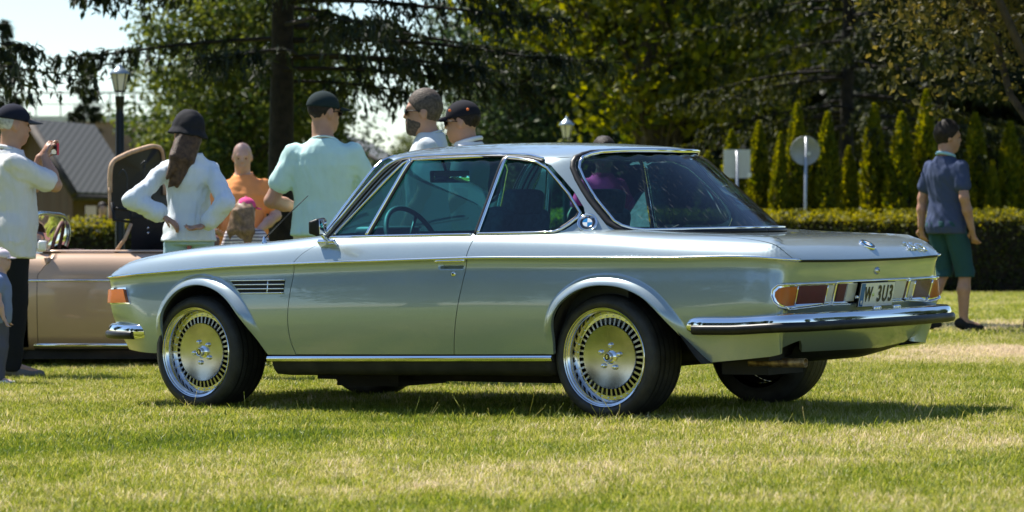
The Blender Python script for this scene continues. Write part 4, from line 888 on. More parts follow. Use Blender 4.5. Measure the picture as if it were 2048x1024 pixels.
# --- sill: chrome moulding and black rocker
x = np.linspace(2.11, .29, 60); yy = np.array([F_low(float(p_of_x(a)), float(zb_f(a)))[1] for a in x])
path = np.stack([x, yy-.004, zb_f(x)-.020], -1); fr = np.tile(np.array([[[0, 1, 0], [0, 0, 1]]], float), (60, 1, 1))
o = MB().sweep(path, fr, [(-.01, -.013), (.006, -.013), (.011, -.004), (.011, .004), (.006, .012), (-.01, .012)]).build('sill_moulding', M_chrome, CAR, fix=True, split=.6); mirror_y(o)
x = np.linspace(2.09, .31, 30); yy = np.array([F_low(float(p_of_x(a)), float(zb_f(a)))[1] for a in x]); path = np.stack([x, yy, zb_f(x)], -1)
o = MB().sweep(path, fr[:30], [(-.16, .03), (-.012, .03), (-.012, -.030), (-.03, -.075), (-.055, -.100), (-.16, -.112)]).build('rocker_panel', M_und, CAR, fix=True); mirror_y(o)
# --- wheel wells, floor pan, lower rear
for A in (F_IN, R_IN):
    B = catmull(A[::6], 4); c = np.array([B[:, 0].mean(), .33])
    rows = []
    for k, (yo, sc_) in enumerate(((.83, 1.006), (.80, 1.02), (.74, 1.06), (.42, 1.06))):
        q = c+(B-c)*sc_; yb = np.array([min(yo, F_low(float(p_of_x(a)), z)[1]-.02) for a, z in B]) if k == 0 else np.full(len(B), yo)
        rows.append(np.stack([q[:, 0], yb, q[:, 1]], -1))
    q = c+(B-c)*.02; rows.append(np.stack([q[:, 0], np.full(len(B), .42), q[:, 1]], -1)); m_ = len(B)
    o = MB().add(np.vstack(rows), [(i*m_+j, i*m_+j+1, (i+1)*m_+j+1, (i+1)*m_+j) for i in range(4) for j in range(m_-1)]).build('wheel_well', M_und, CAR); mirror_y(o)
fl = MB().box((1.25, 0, .225), (1.75, 1.36, .05)).box((3.0, 0, .36), (.34, .9, .12)).box((-.58, .10, .33), (.40, .9, .10)).box((1.3, 0, .17), (2.2, .16, .08))
fl.box((1.95, 0, .135), (.42, .40, .06)).box((-.58, .30, .25), (.26, .30, .08))
fl.build('floor_pan', M_und, CAR, smooth=False)
mb = MB()                                               # black apron under the tail: a shallow tank
ys = np.linspace(-.56, .42, 15)
for xx, zz in ((-.855, .325), (-.83, .285), (-.76, .262), (-.55, .255)): mb.V.append(np.stack([np.full(15, xx)+.06*np.abs(ys+.05)**2, ys, zz+.09*np.clip(np.abs(ys+.05)-.25, 0, 1)], -1)); mb.N.append(None); mb.n += 15
mb.F = [(i*15+j, i*15+j+1, (i+1)*15+j+1, (i+1)*15+j) for i in range(3) for j in range(14)]
mb.build('fuel_tank', M_blk, CAR)
ex = MB().lathe([(.020, 0), (.022, .01), (.022, .30), (.018, .30), (.018, .02)], 20, 'z').build('exhaust_pipe', M_rust, CAR, fix=True)
ex.location = (-.60, .44, .268); ex.rotation_euler = (0, -math.pi/2, .05)
MB().box((0, 0, 0), (.06, .02, .06)).build('exhaust_hanger', M_und, CAR, smooth=False, loc=(-.70, .44, .30))
MB().tube([(0, -.6, .28), (0, .6, .28)], .04, 10).build('axle', M_und, CAR); MB().tube([(2.624, -.6, .26), (2.624, .6, .26)], .03, 10).build('axle', M_und, CAR)
# --- bumpers
def bumper(name, ps, off, z, prof, rprof, dz=None):
    e = empty(name, CAR); ps = np.asarray(ps)
    x = np.interp(ps, PS, PX); y = np.interp(ps, PS, PY); nx = np.interp(ps, PS, PNX); ny = np.interp(ps, PS, PNY)
    ends = np.minimum(ss(0, .10, ps-ps[0]), ss(0, .10, ps[-1]-ps)); o_ = off*(.35+.65*ends) if np.ndim(off) == 0 else off
    path = np.stack([x+nx*o_, y+ny*o_, np.full_like(x, z)+(dz if dz is not None else 0)], -1)
    fr = np.stack([np.stack([nx, ny, 0*nx], -1), np.tile([0, 0, 1.], (len(x), 1))], 1)
    sc_ = (.55+.45*np.sqrt(np.clip(np.minimum((ps-ps[0])/.05, (ps[-1]-ps)/.05), 0, 1)))[:, None, None]
    MB().sweep(path, fr*sc_, prof).build('bumper_blade', M_chrome, e, fix=True, split=.9)
    k = (ps > ps[0]+.045) & (ps < ps[-1]-.045)
    MB().sweep(path[k], (fr*sc_)[k], rprof).build('rubber_strip', M_rub, e, fix=True, split=.9)
    return e
BP = [(-.055, .036), (-.02, .043), (.004, .041), (.018, .030), (.024, .012), (.024, -.022), (.016, -.036), (-.02, -.042), (-.055, -.030)]
RB = [(.012, .004), (.034, .002), (.042, -.007), (.043, -.027), (.034, -.039), (.010, -.043)]
pr_ = np.linspace(float(p_of_x(-.47)), 2*PE-float(p_of_x(-.47)), 240)
xq = np.interp(pr_, PS, PX); off_r = .030+.022*ss(-.80, -1.0, xq); off_r = off_r*np.minimum(ss(-.02, .12, pr_-pr_[0])*.8+.2, ss(-.02, .12, pr_[-1]-pr_)*.8+.2)
rbm = bumper('rear_bumper', pr_, off_r-.02, .452, BP, RB, .012*ss(-.7, -1.0, xq))
pf_ = np.linspace(-(float(p_of_x(2.95))), float(p_of_x(2.95)), 240)
def front_bumper():
    e = empty('front_bumper', CAR); ps = np.abs(pf_); s = np.sign(pf_+1e-9)
    x = np.interp(ps, PS, PX); y = np.interp(ps, PS, PY)*s; nx = np.interp(ps, PS, PNX); ny = np.interp(ps, PS, PNY)*s
    w = np.minimum(pf_-pf_[0], pf_[-1]-pf_); o_ = (-.03+.04*ss(0, .16, w)-.03*ss(.2, .5, w))
    path = np.stack([x+nx*o_, y+ny*o_, np.full_like(x, .405)], -1); fr = np.stack([np.stack([nx, ny, 0*nx], -1), np.tile([0, 0, 1.], (len(x), 1))], 1)
    sc_ = (.45+.5*np.sqrt(np.clip(w/.06, 0, 1)))[:, None, None]
    MB().sweep(path[::-1], (fr*sc_)[::-1], BP).build('bumper_blade', M_chrome, e, fix=True, split=.9)
    k = w > .12; MB().sweep(path[k][::-1], (fr*sc_)[k][::-1], RB).build('rubber_strip', M_rub, e, fix=True, split=.9)
front_bumper()
for yy in (.06, -.12):                                  # small number-plate lamps on the bumper
    MB().lathe([(0, -.030), (.007, -.028), (.010, -.02), (.010, .03), (.006, .034), (0, .034)], 14, 'y').build('plate_lamp', M_chrome, rbm, fix=True, loc=(-1.07, yy, .512))
# --- lamps
def lens_patch(name, poly, m, parent, off=.004, fl=.012, sp=.02):
    mb = MB(); piece(mb, poly, lambda a, b_: F_low(a, b_, off), sp, 1, fl, None, .012); return mb.build(name, m, parent)
def rail_poly(a0, a1, z0, z1): return [(PE+a0, z0), (PE+a1, z0), (PE+a1, z1), (PE+a0, z1)]
for sg in (-1, 1):
    T_ = empty('tail_light', CAR)
    def R(poly): return [(PE+sg*(-(a-PE)), z) for a, z in poly] if sg > 0 else poly
    bez = [(PE-.335, .540), (PE-.335, .640), (PE-.70, .640), (PE-.745, .636), (PE-.768, .615), (PE-.772, .59), (PE-.762, .56), (PE-.735, .535), (PE-.69, .523), (PE-.6, .526)]
    lens_patch('bezel', R(bez), M_chrome, T_, .003, .012)
    Xb, Fb = surf_frames(R(bez), F_low, 1, .012, True); MB().sweep(Xb+Fb[:, 1]*.004, Fb, half_round(.011, .011)).build('bezel_rim', M_chrome, T_, fix=True)
    for a_, b_ in (((-.618, .541), (-.618, .632)), ((-.4015, .543), (-.4015, .632))):
        Xb, Fb = surf_frames(R([(PE+a_[0], a_[1]), (PE+b_[0], b_[1])]), F_low, 1, .02); MB().sweep(Xb+Fb[:, 1]*.006, Fb, half_round(.006, .011)).build('lens_divider', M_chrome, T_, fix=True)
    am = [(PE-.622, .539), (PE-.622, .626), (PE-.70, .626), (PE-.738, .622), (PE-.755, .605), (PE-.757, .585), (PE-.745, .56), (PE-.72, .544), (PE-.69, .537)]
    lens_patch('amber_lens', R(am), M_amber, T_, .011)
    lens_patch('red_lens', R(rail_poly(-.405, -.614, .545, .628)), M_red, T_, .013)
    lens_patch('reverse_lens', R(rail_poly(-.352, -.398, .549, .626)), M_clr, T_, .011)
cp_ = empty('rear_trim_panel', CAR)
lens_patch('trim_plate', rail_poly(-.331, .331, .536, .642), M_chrome, cp_, .002)
for z_ in (.536, .642):
    Xb, Fb = surf_frames([(PE-.331, z_), (PE+.331, z_)], F_low, 1, .02); MB().sweep(Xb+Fb[:, 1]*.003, Fb, half_round(.010, .010)).build('trim_edge', M_chrome, cp_, fix=True)
for a0, a1, m_, nm in ((-.312, -.246, M_red, 'reflector'), (-.236, -.158, M_clr, 'lamp_cover'), (.195, .31, M_clr, 'lamp_cover'), (.315, .328, M_red, 'reflector')):
    lens_patch(nm, rail_poly(a0, a1, .547, .630), m_, cp_, .007)
lp = empty('number_plate', CAR, (-1.028, 0, .575)); lp.rotation_euler = (0, .22, math.pi)   # local x = outward (rear)
MB().box((.0, 0, 0), (.006, .310, .118)).build('plate_backing', M_blk, lp, smooth=False)
MB().box((.004, .0, 0), (.004, .303, .112)).build('plate_face', M_white, lp, smooth=False)
MB().box((.0065, -.134, 0), (.003, .032, .108)).build('country_band', M_pblue, lp, smooth=False)
def letter(txt, size, loc, m, parent, sx=1., bev=.0, dep=.0006):
    me = text_mesh(txt, size, dep, bev, sx); o = obj('lettering', me, m, parent); o.location = loc; o.rotation_euler = (math.pi/2, 0, math.pi/2); return o
letter('W', .096, (.0085, -.082, 0), M_ink, lp, .66, .0025); letter('3', .108, (.0085, .018, 0), M_ink, lp, .72, .0025); letter('U', .108, (.0085, .070, 0), M_ink, lp, .66, .0025); letter('3', .108, (.0085, .121, 0), M_ink, lp, .72, .0025)
letter('PL', .026, (.0095, -.134, -.036), M_white, lp, .85, .0008)
MB().lathe([(0, .001), (.008, .001), (.009, -.001)], 16, 'y').build('plate_sticker', mat('sticker', (.55, .68, .25), .4), lp, loc=(.0075, -.035, .0), rot=(0, 0, -math.pi/2), fix=True)
for yy in (-.157, .153):
    MB().lathe([(0, .006), (.007, .005), (.009, 0), (.009, -.01)], 14, 'y').build('plate_screw', M_chrome, cp_, loc=(-1.022, yy, .565), rot=(0, 0, math.pi/2), fix=True)
c = F_low(PE, .687)
MB().lathe([(0, .012), (.009, .012), (.012, .009), (.016, .007), (.019, .002), (.019, -.01)], 24, 'y').build('boot_lock', M_alu2, lid, loc=c, rot=(.12, 0, math.pi/2), fix=True)
MB().box((0, 0, 0), (.004, .004, .012)).build('key_slot', M_blk, lid, loc=c+np.array([-.012, 0, 0]), smooth=False)
# indicators on the nose corners
for sg in (1, -1):
    T_ = empty('indicator', CAR)
    pa, pb = float(p_of_x(3.385)), float(p_of_x(3.115))
    def ind(name, q, m, off, fl=.012):
        mb = MB(); piece(mb, q, lambda a, b_: F_low(a, b_, off), .015, 1, fl, None, .01); o = mb.build(name, m, T_)
        if sg < 0: o2 = mirror_y(o); bpy.data.objects.remove(o)
    ind('indicator_frame', [(pa-.01, .632), (pb-.05, .640), (pb, .552), (pa-.01, .548)], M_chrome, .004)
    ind('amber_lens', [(pa, .626), (pb-.058, .633), (pb-.014, .560), (pa, .556)], M_amber, .016, .02)
# --- emblems and badge
def roundel(name, R_, parent, loc, rot, text=True):
    e = empty(name, parent, loc); e.rotation_euler = rot           # local +z outward, +y up
    MB().lathe([(0, .004), (R_*.94, .004), (R_, .002), (R_, -.006)], 40, 'z').build('emblem_rim', M_chrome, e, fix=True)
    MB().lathe([(R_*.60, .0046), (R_*.60, .0052), (R_*.90, .0052), (R_*.91, .004)], 40, 'z').build('emblem_ring', M_eblk, e, fix=True)
    for k in range(4):
        a = np.linspace(k*math.pi/2, (k+1)*math.pi/2, 10); V = [(0, 0, .0056)]+[(R_*.56*math.cos(t), R_*.56*math.sin(t), .0052) for t in a]
        MB().add(V, [(0, i, i+1) for i in range(1, 10)]).build('emblem_quarter', M_eblue if k % 2 else M_ewhite, e)
    if text:
        for ch, t in (('B', 2.2), ('M', math.pi/2), ('W', .94)):
            me = text_mesh(ch, R_*.36, .0004, .0004); o = obj('lettering', me, M_chrome, e); o.location = (R_*.75*math.cos(t), R_*.75*math.sin(t), .0058); o.rotation_euler = (0, 0, t-math.pi/2)
    return e
def surf_rot(n, up=(0, 0, 1)):
    z = Vector(n).normalized(); u = Vector(up); y = (u-z*u.dot(z)).normalized(); x = y.cross(z); return Matrix((x, y, z)).transposed().to_euler()
pc_ = G_side(.168, .934); e_ = .004
n_ = np.cross(G_side(.168, .934+e_)-G_side(.168, .934-e_), G_side(.168+e_, .934)-G_side(.168-e_, .934)); n_ /= np.linalg.norm(n_)
rd = roundel('emblem', .041, CAR, pc_+n_*.006, surf_rot(n_))
MB().lathe([(.0405, .003), (.044, .006), (.049, .005), (.050, 0), (.050, -.012)], 40, 'z').build('emblem_bezel', M_chrome, rd, fix=True)
roundel('emblem', .041, CAR, (pc_+n_*.006)*[1, -1, 1], surf_rot(n_*[1, -1, 1]))
q = T_top(-.985, 0.0); n_ = np.cross(T_top(-.985+e_, 0.)-T_top(-.985-e_, 0.), T_top(-.985, e_)-T_top(-.985, -e_)); n_ /= np.linalg.norm(n_)
roundel('emblem', .041, lid, q+n_*.004, surf_rot(n_, (1, 0, .5)))
me = text_mesh('2.5CS', .072, .0025, .0012, 1.2); o = obj('badge', me, M_chrome, lid); q = T_top(-.99, -.44); n2_ = np.cross(T_top(-.99+e_, -.44)-T_top(-.99-e_, -.44), T_top(-.99, -.44+e_)-T_top(-.99, -.44-e_)); n2_ /= np.linalg.norm(n2_)
o.location = q+n2_*.005; o.rotation_euler = surf_rot(n2_, (1, 0, .5))
# --- wheels
def make_wheel():
    w = empty('wheel', CAR)
    MB().lathe([(.212, -.232), (.226, -.238), (.262, -.243), (.288, -.228), (.297, -.20), (.2995, -.155), (.300, -.12), (.2995, -.08), (.296, -.03), (.286, -.004), (.262, .010), (.246, .008), (.236, -.002), (.229, -.012), (.218, -.03)], 72).build('tyre', M_tyre, w)
    tr = MB()
    for dy in (-.195, -.155, -.115, -.075, -.04): tr.lathe([(.3006 if abs(dy+.12) < .06 else .2985, dy-.004), (.3012 if abs(dy+.12) < .06 else .2992, dy), (.3006 if abs(dy+.12) < .06 else .2985, dy+.004)], 72)
    tr.build('tread_groove', M_blk, w)
    MB().lathe([(.2285, -.016), (.236, -.004), (.2372, .002), (.2345, .005), (.2305, .003), (.2285, -.003), (.222, -.006), (.2195, -.012), (.2165, -.014), (.2135, -.022), (.2095, -.034), (.2065, -.044), (.2050, -.050), (.2050, -.056), (.186, -.056), (.186, -.075), (.19, -.20), (.215, -.225)], 96).build('rim', M_alu, w, split=.7)
    MB().lathe([(0, -.098), (.1, -.098), (.186, -.092)], 48).build('brake_shadow_plate', M_blk, w)
    sp = MB()
    for k in range(40):
        a = 2*math.pi*k/40; c, s_ = math.cos(a), math.sin(a); da = .0050
        q = []
        for r in (.142, .1865):
            for hw, yy in ((-da, -.050), (da, -.050), (da*.9, -.072), (-da*.9, -.072)): q.append((r*c-hw*s_, yy-(.006 if r > .15 else 0), r*s_+hw*c))
        sp.add(q, [(0, 1, 2, 3), (4, 7, 6, 5), (0, 4, 5, 1), (1, 5, 6, 2), (2, 6, 7, 3), (3, 7, 4, 0)])
    sp.build('spoke_ring', M_alu2, w, smooth=False)['kind'] = 'stuff'
    bo = MB()
    for k in range(32):
        a = 2*math.pi*(k+.5)/32; bo.lathe([(0, .004), (.0028, .0035), (.0036, 0), (.0036, -.004)], 6, 'y', c=(.195*math.cos(a), -.054, .195*math.sin(a)))
    bo.build('rim_bolts', M_chrome, w)['kind'] = 'stuff'
    MB().lathe([(0, -.051), (.05, -.0498), (.10, -.0463), (.140, -.042), (.1500, -.0405), (.1525, -.0440), (.1525, -.056)], 96).build('centre_disc', M_disc, w, split=.9)
    for k in range(5):
        a = 2*math.pi*(k+.32)/5; MB().lathe([(0, .0135), (.006, .0128), (.0105, .0095), (.0122, .005), (.0122, -.006)], 14, 'y').build('wheel_nut', M_chrome, w, loc=(.056*math.cos(a), -.047, .056*math.sin(a)))
    hub = MB().lathe([(0, .021), (.017, .021), (.019, .023), (.0225, .021), (.0235, .015), (.0235, .002), (.031, -.002), (.035, -.006)], 32).build('hub_cap', M_chrome, w, loc=(0, -.044, 0), split=.9)
    MB().lathe([(0, .0008), (.0155, .0004)], 24).build('hub_badge', M_eblk, hub, loc=(0, .0215, 0))
    me = text_mesh('S', .02, .0004, .0008); o = obj('lettering', me, M_chrome, hub); o.location = (0, .0227, 0); o.rotation_euler = (math.pi/2, 0, math.pi)
    return w
W0 = make_wheel(); W0.location = (0, .775, .30)
for k, (x_, y_, rz, ry) in enumerate(((2.624, .785, 0, .5), (0, -.775, math.pi, .2), (2.624, -.785, math.pi, 1.1))):
    w = copy_tree(W0, CAR); w.location = (x_, y_, .30); w.rotation_euler = (0, ry, rz)
# --- door mirror, aerial, wipers
mr = empty('door_mirror', CAR, (1.665, .905, .942)); mr.rotation_euler = (0, 0, .0)
def rbox(d, r=.01, seg=3):
    bm = bmesh.new(); bmesh.ops.create_cube(bm, size=1.); bmesh.ops.scale(bm, vec=d, verts=bm.verts); bmesh.ops.bevel(bm, geom=list(bm.edges), offset=r, segments=seg, affect='EDGES', profile=.6); me = bpy.data.meshes.new('m'); bm.to_mesh(me); bm.free()
    for p in me.polygons: p.use_smooth = True
    return me
me = rbox((.06, .125, .088), .016)
for v in me.vertices:
    if v.co.x > .01: v.co.y *= .78; v.co.z *= .78
    v.co.z += v.co.y*-.06
obj('mirror_housing', me, M_blk, mr, rot=(0, 0, .38))
obj('mirror_glass', rbox((.004, .108, .074), .0015, 1), M_chrome, mr, loc=(-.0285, -.011, 0), rot=(0, 0, .38))
MB().tube([(.0, -.035, -.04), (.005, -.06, -.055), (.01, -.085, -.066), (.012, -.10, -.080)], [.008, .009, .013, .018], 12).build('mirror_stem', M_chrome, mr)
mf = rbox((.115, .045, .022), .009); obj('mirror_foot', mf, M_chrome, mr, loc=(.02, -.102, -.083), rot=(.75, 0, 0))
m2 = copy_tree(mr, CAR); m2.location = (1.665, -.905, .942); m2.scale = (1, -1, 1)
ae = empty('aerial', CAR, (2.205, .70, .868))
MB().lathe([(0, .030), (.007, .028), (.009, .012), (.012, .006), (.015, 0), (.015, -.01)], 16, 'z').build('aerial_base', M_chrome, ae, fix=True)
MB().tube([(0, 0, .02), (-.15, 0, .128), (-.305, 0, .235)], [.0035, .0028, .002], 8).build('aerial_mast', M_blk, ae)
for y0, y1 in ((.55, .02), (-.02, -.58)):
    w = empty('wiper', CAR)
    a = G_front(np.array(y0), np.array(.905)); b2 = G_front(np.array((y0+y1)/2+.02), np.array(.935)); MB().tube([a+[.03, 0, -.01], (a+b2)/2+[.03, 0, .012], b2+[.02, 0, .006]], .005, 6).build('wiper_arm', M_blk, w)
    l = [G_front(np.array(t), np.array(.912+.03*k)) + [.008, 0, .004] for k, t in enumerate(np.linspace(y0-.05, y1+.05, 3))]; MB().tube(l, .006, 6).build('wiper_blade', M_rub, w)
# --- cabin
def seat(loc, rear=False):
    s = empty('seat', CAR, loc)
    me = rbox((.50, .50, .16), .05, 4); obj('seat_cushion', me, M_int, s, loc=(.22, 0, .0))
    me = rbox((.13, .50, .62), .05, 4)
    for v in me.vertices:
        v.co.y *= 1-.22*max(0, v.co.z/.31)**2
    obj('seat_back', me, M_int, s, loc=(-.06, 0, .30), rot=(0, -.26, 0))
    if not rear: obj('headrest', rbox((.09, .26, .13), .04, 4), M_int, s, loc=(-.165, 0, .625), rot=(0, -.2, 0))
for y_ in (.35, -.35): seat((.95, y_, .42))
rs = empty('rear_seat', CAR, (.15, 0, .42)); obj('seat_cushion', rbox((.45, 1.1, .16), .05, 4), M_int, rs, loc=(.22, 0, 0)); obj('seat_back', rbox((.12, 1.1, .50), .05, 4), M_int, rs, loc=(-.04, 0, .24), rot=(0, -.3, 0))
MB().box((-.10, 0, .845), (.36, 1.1, .02)).build('parcel_shelf', M_int2, CAR, smooth=False)
d_ = empty('dashboard', CAR, (1.72, 0, .80)); me = rbox((.30, 1.34, .15), .05, 4); obj('dash_top', me, M_int2, d_); obj('instrument_hood', rbox((.16, .36, .09), .03, 3), M_int2, d_, loc=(-.06, .36, .095)); obj('glovebox', rbox((.2, 1.3, .2), .03), M_int2, d_, loc=(.04, 0, -.16))
sw = empty('steering_wheel', CAR, (1.50, .35, .86)); sw.rotation_euler = (0, -1.12, 0)
a = np.linspace(0, 2*np.pi, 49); MB().tube(np.stack([.19*np.cos(a), .19*np.sin(a), 0*a], -1), .0135, 10, False).build('wheel_rim', M_int2, sw)
st = MB()
for t in (0., 2.2, 4.08): st.tube([(0, 0, -.03), (.1*math.cos(t+math.pi/2), .1*math.sin(t+math.pi/2), -.02), (.185*math.cos(t+math.pi/2), .185*math.sin(t+math.pi/2), 0)], .009, 8)
st.lathe([(0, -.01), (.05, -.014), (.055, -.04)], 24, 'z'); st.build('wheel_spokes', M_blk, sw)
MB().tube([(0, 0, -.03), (0, 0, -.35)], .03, 12).build('steering_column', M_blk, sw)
rm = empty('rear_view_mirror', CAR, (1.46, .09, 1.19)); rm.rotation_euler = (0, .05, -.12)
obj('mirror_case', rbox((.03, .27, .062), .012), M_blk, rm); obj('mirror_glass', rbox((.003, .255, .052), .001, 1), M_chrome, rm, loc=(-.0155, 0, 0))
MB().tube([(.02, 0, .02), (.06, -.02, .07), (.09, -.04, .10)], .008, 8).build('mirror_arm', M_blk, rm)
for sg in (1, -1):
    MB().box((1.15, .715*sg, .63), (1.15, .03, .46)).build('door_card', M_int2, CAR, smooth=False)
    MB().box((.32, .70*sg, .66), (.85, .03, .40)).build('side_trim', M_int2, CAR, smooth=False)
mb = MB(); hx = [(x, y*.955) for x, y in half]; piece(mb, hx+[(x, -y) for x, y in hx[::-1][1:-1]], lambda a, b_: G_top(a, b_, -.022), .08, -1, 0.); mb.build('headliner', M_head, CAR)
MB().box((1.1, 0, .36), (1.5, 1.40, .02)).box((2.02, 0, .6), (.02, 1.3, .5)).box((-.18, 0, .6), (.02, 1.3, .42)).build('carpet', M_int2, CAR, smooth=False)
# ================================================================ people: smooth-blended fields turned into one continuous surface
def surface_nets(f, org, h):
    s = f < 0; nx, ny, nz = f.shape; S = np.zeros((nx-1, ny-1, nz-1, 3), np.float32); Cn = np.zeros((nx-1, ny-1, nz-1), np.float32); E = []
    for ax in range(3):
        a = [slice(None)]*3; b = [slice(None)]*3; a[ax] = slice(0, -1); b[ax] = slice(1, None); cr = s[tuple(a)] != s[tuple(b)]; idx = np.argwhere(cr); E.append(idx)
        if not len(idx): continue
        fa = f[tuple(a)][cr]; fb = f[tuple(b)][cr]; p = idx.astype(np.float32); p[:, ax] += fa/(fa-fb); o = [i for i in range(3) if i != ax]
        for d0 in (0, 1):
            for d1 in (0, 1):
                c = idx.copy(); c[:, o[0]] -= d0; c[:, o[1]] -= d1; ok = (c >= 0).all(1) & (c < np.array(Cn.shape)).all(1)
                lin = np.ravel_multi_index(c[ok].T, Cn.shape); np.add.at(Cn.reshape(-1), lin, 1); np.add.at(S.reshape(-1, 3), lin, p[ok])
    act = Cn > 0; ids = np.full(Cn.shape, -1, np.int64); ids[act] = np.arange(act.sum()); V = S[act]/Cn[act][:, None]*h+org; F = []
    for ax in range(3):
        idx = E[ax]; o = [(ax+1) % 3, (ax+2) % 3]
        if not len(idx): continue
        ok = (idx[:, o[0]] > 0) & (idx[:, o[1]] > 0) & (idx[:, o[0]] < f.shape[o[0]]-1) & (idx[:, o[1]] < f.shape[o[1]]-1); idx = idx[ok]; q = []
        for d0, d1 in ((1, 1), (0, 1), (0, 0), (1, 0)):
            c = idx.copy(); c[:, o[0]] -= d0; c[:, o[1]] -= d1; q.append(ids[tuple(c.T)])
        q = np.stack(q, -1); fl = ~s[tuple(idx.T)]; q[fl] = q[fl][:, ::-1]; F.append(q)
    return V, np.vstack(F)
class Field:
    def __init__(s, lo, hi, h):
        s.h = h; s.org = np.asarray(lo, float); n = np.ceil((np.asarray(hi)-s.org)/h).astype(int)+1; s.ax = [s.org[i]+h*np.arange(n[i]) for i in range(3)]; s.f = np.full(n, 1., np.float32)
    def _box(s, lo, hi):
        sl = []
        for i in range(3):
            a = int(np.clip(np.floor((lo[i]-s.org[i])/s.h), 0, len(s.ax[i]))); b = int(np.clip(np.ceil((hi[i]-s.org[i])/s.h)+1, 0, len(s.ax[i]))); sl.append(slice(a, b))
        return tuple(sl), np.stack(np.meshgrid(*[s.ax[i][sl[i]] for i in range(3)], indexing='ij'), -1).astype(np.float32)
    def _join(s, sl, d, k, sub=False):
        a = s.f[sl]
        if a.size == 0: return
        if sub: s.f[sl] = np.maximum(a, -d); return
        h = np.clip(k-np.abs(a-d), 0, None)/max(k, 1e-6); s.f[sl] = np.minimum(a, d)-h*h*k*.25
    def cone(s, a, b, r1, r2, k=.03, flat=None):
        a = np.asarray(a, float); b = np.asarray(b, float); m = max(r1, r2)+k+2*s.h; sl, P = s._box(np.minimum(a, b)-m, np.maximum(a, b)+m)
        if P.size == 0: return s
        ab = b-a; t = np.clip(((P-a)@ab)/max(ab@ab, 1e-9), 0, 1); q = P-(a+t[..., None]*ab)
        if flat is not None: n, f = flat; n = np.asarray(n, float); n = n/np.linalg.norm(n); q = q+(q@n)[..., None]*n*(1/f-1)
        s._join(sl, np.linalg.norm(q, axis=-1)-(r1+(r2-r1)*t), k); return s
    def ell(s, c, r, R=None, k=.03, sub=False):
        c = np.asarray(c, float); r = np.asarray(r, float); m = max(r)+k+2*s.h; sl, P = s._box(c-m, c+m)
        if P.size == 0: return s
        q = P-c; q = q@R if R is not None else q; d = (np.linalg.norm(q/r, axis=-1)-1)*r.min(); s._join(sl, d, k, sub); return s
    def loft(s, secs, R, O, k=.03):
        """secs: (z, cx, cy, rx, ry) bottom to top in a body frame turned by R at O"""
        q_ = np.array(secs); m = q_[:, 3:].max()+.12; sl, P = s._box(O+[-m*1.3, -m*1.3, q_[0, 0]-.06], O+[m*1.3, m*1.3, q_[-1, 0]+.06]); p = (P-O)@R; z = np.clip(p[..., 2], q_[0, 0], q_[-1, 0])
        g = [np.interp(z, q_[:, 0], q_[:, i]) for i in range(1, 5)]; u = np.sqrt(((p[..., 0]-g[0])/g[2])**2+((p[..., 1]-g[1])/g[3])**2); d = (u-1)*np.minimum(g[2], g[3]); dz = np.abs(p[..., 2]-z); d = np.where(dz > 0, np.sqrt(np.clip(d, 0, None)**2+dz**2)+np.minimum(d, 0)*0, d); s._join(sl, d, k); return s
    def clip(s, n, c, inv=False):
        """keep the side where (p-c).n < 0"""
        P = np.stack(np.meshgrid(*s.ax, indexing='ij'), -1); s.f = np.maximum(s.f, ((P-np.asarray(c))@np.asarray(n, float)).astype(np.float32)); return s
    def wrinkle(s, amp, fr, seed):
        X, Y, Z = np.meshgrid(*s.ax, indexing='ij'); rg = np.random.default_rng(seed); w = 0
        for k in range(7): v = rg.normal(size=3)*fr*(1+.35*k); v[2] *= .45; w = w+(1-2.2*np.abs(np.sin(.5*(X*v[0]+Y*v[1]+Z*v[2])+rg.uniform(0, 6.28)+.9*np.sin(Z*fr*.4+X*fr*.3+k)))**1.3)/(1+.25*k)
        s.f = s.f+(amp*.17*w).astype(np.float32)*np.exp(-(s.f/.05)**2); return s
    def build(s, name, m, parent): V, F = surface_nets(s.f, s.org, s.h); return obj(name, to_mesh(name, V, F), m, parent)
def cloth(name, c, var=.9, rough=.9, scale=14, coord='Object'):
    return noise_col(mat(name, c, rough, Specular_IOR_Level=.2), tuple(q*max(var, .95) for q in c), c, scale, 5, bump=.10, bscale=160)
def skinm(name, c): m = noise_col(mat(name, c, .5, Subsurface_Weight=.12, Subsurface_Scale=.02), tuple(q*.82 for q in c), c, 14); return m
SK_A = skinm('skin_light', (.56, .33, .24)); SK_B = skinm('skin_tan', (.46, .25, .165)); SK_C = skinm('skin_pink', (.58, .36, .29))
M_eye = mat('eye_dark', (.02, .015, .012), .2); M_lens = mat('sunglass_lens', (.01, .01, .012), .08)
M_hbr = noise_col(mat('brown_hair', (.08, .045, .025), .5, Specular_IOR_Level=.3), (.045, .024, .014), (.11, .062, .033), 40, bump=.4, bscale=140); M_hdk = noise_col(mat('dark_hair', (.02, .014, .011), .6, Specular_IOR_Level=.25), (.010, .007, .006), (.028, .019, .015), 60, bump=.3, bscale=140); M_hgr = noise_col(mat('greying_hair', (.08, .06, .05), .6, Specular_IOR_Level=.25), (.055, .042, .033), (.12, .09, .07), 70, bump=.3, bscale=140); M_hwh = noise_col(mat('grey_hair', (.4, .4, .4), .7), (.25, .25, .25), (.5, .5, .5), 50)
def rotz(a): c, s = math.cos(a), math.sin(a); return np.array([[c, -s, 0], [s, c, 0], [0, 0, 1.]])
def rotx(a): c, s = math.cos(a), math.sin(a); return np.array([[1, 0, 0], [0, c, -s], [0, s, c.real]])
def rot_y(a): c, s = math.cos(a), math.sin(a); return np.array([[c, 0, s], [0, 1, 0], [-s, 0, c]])
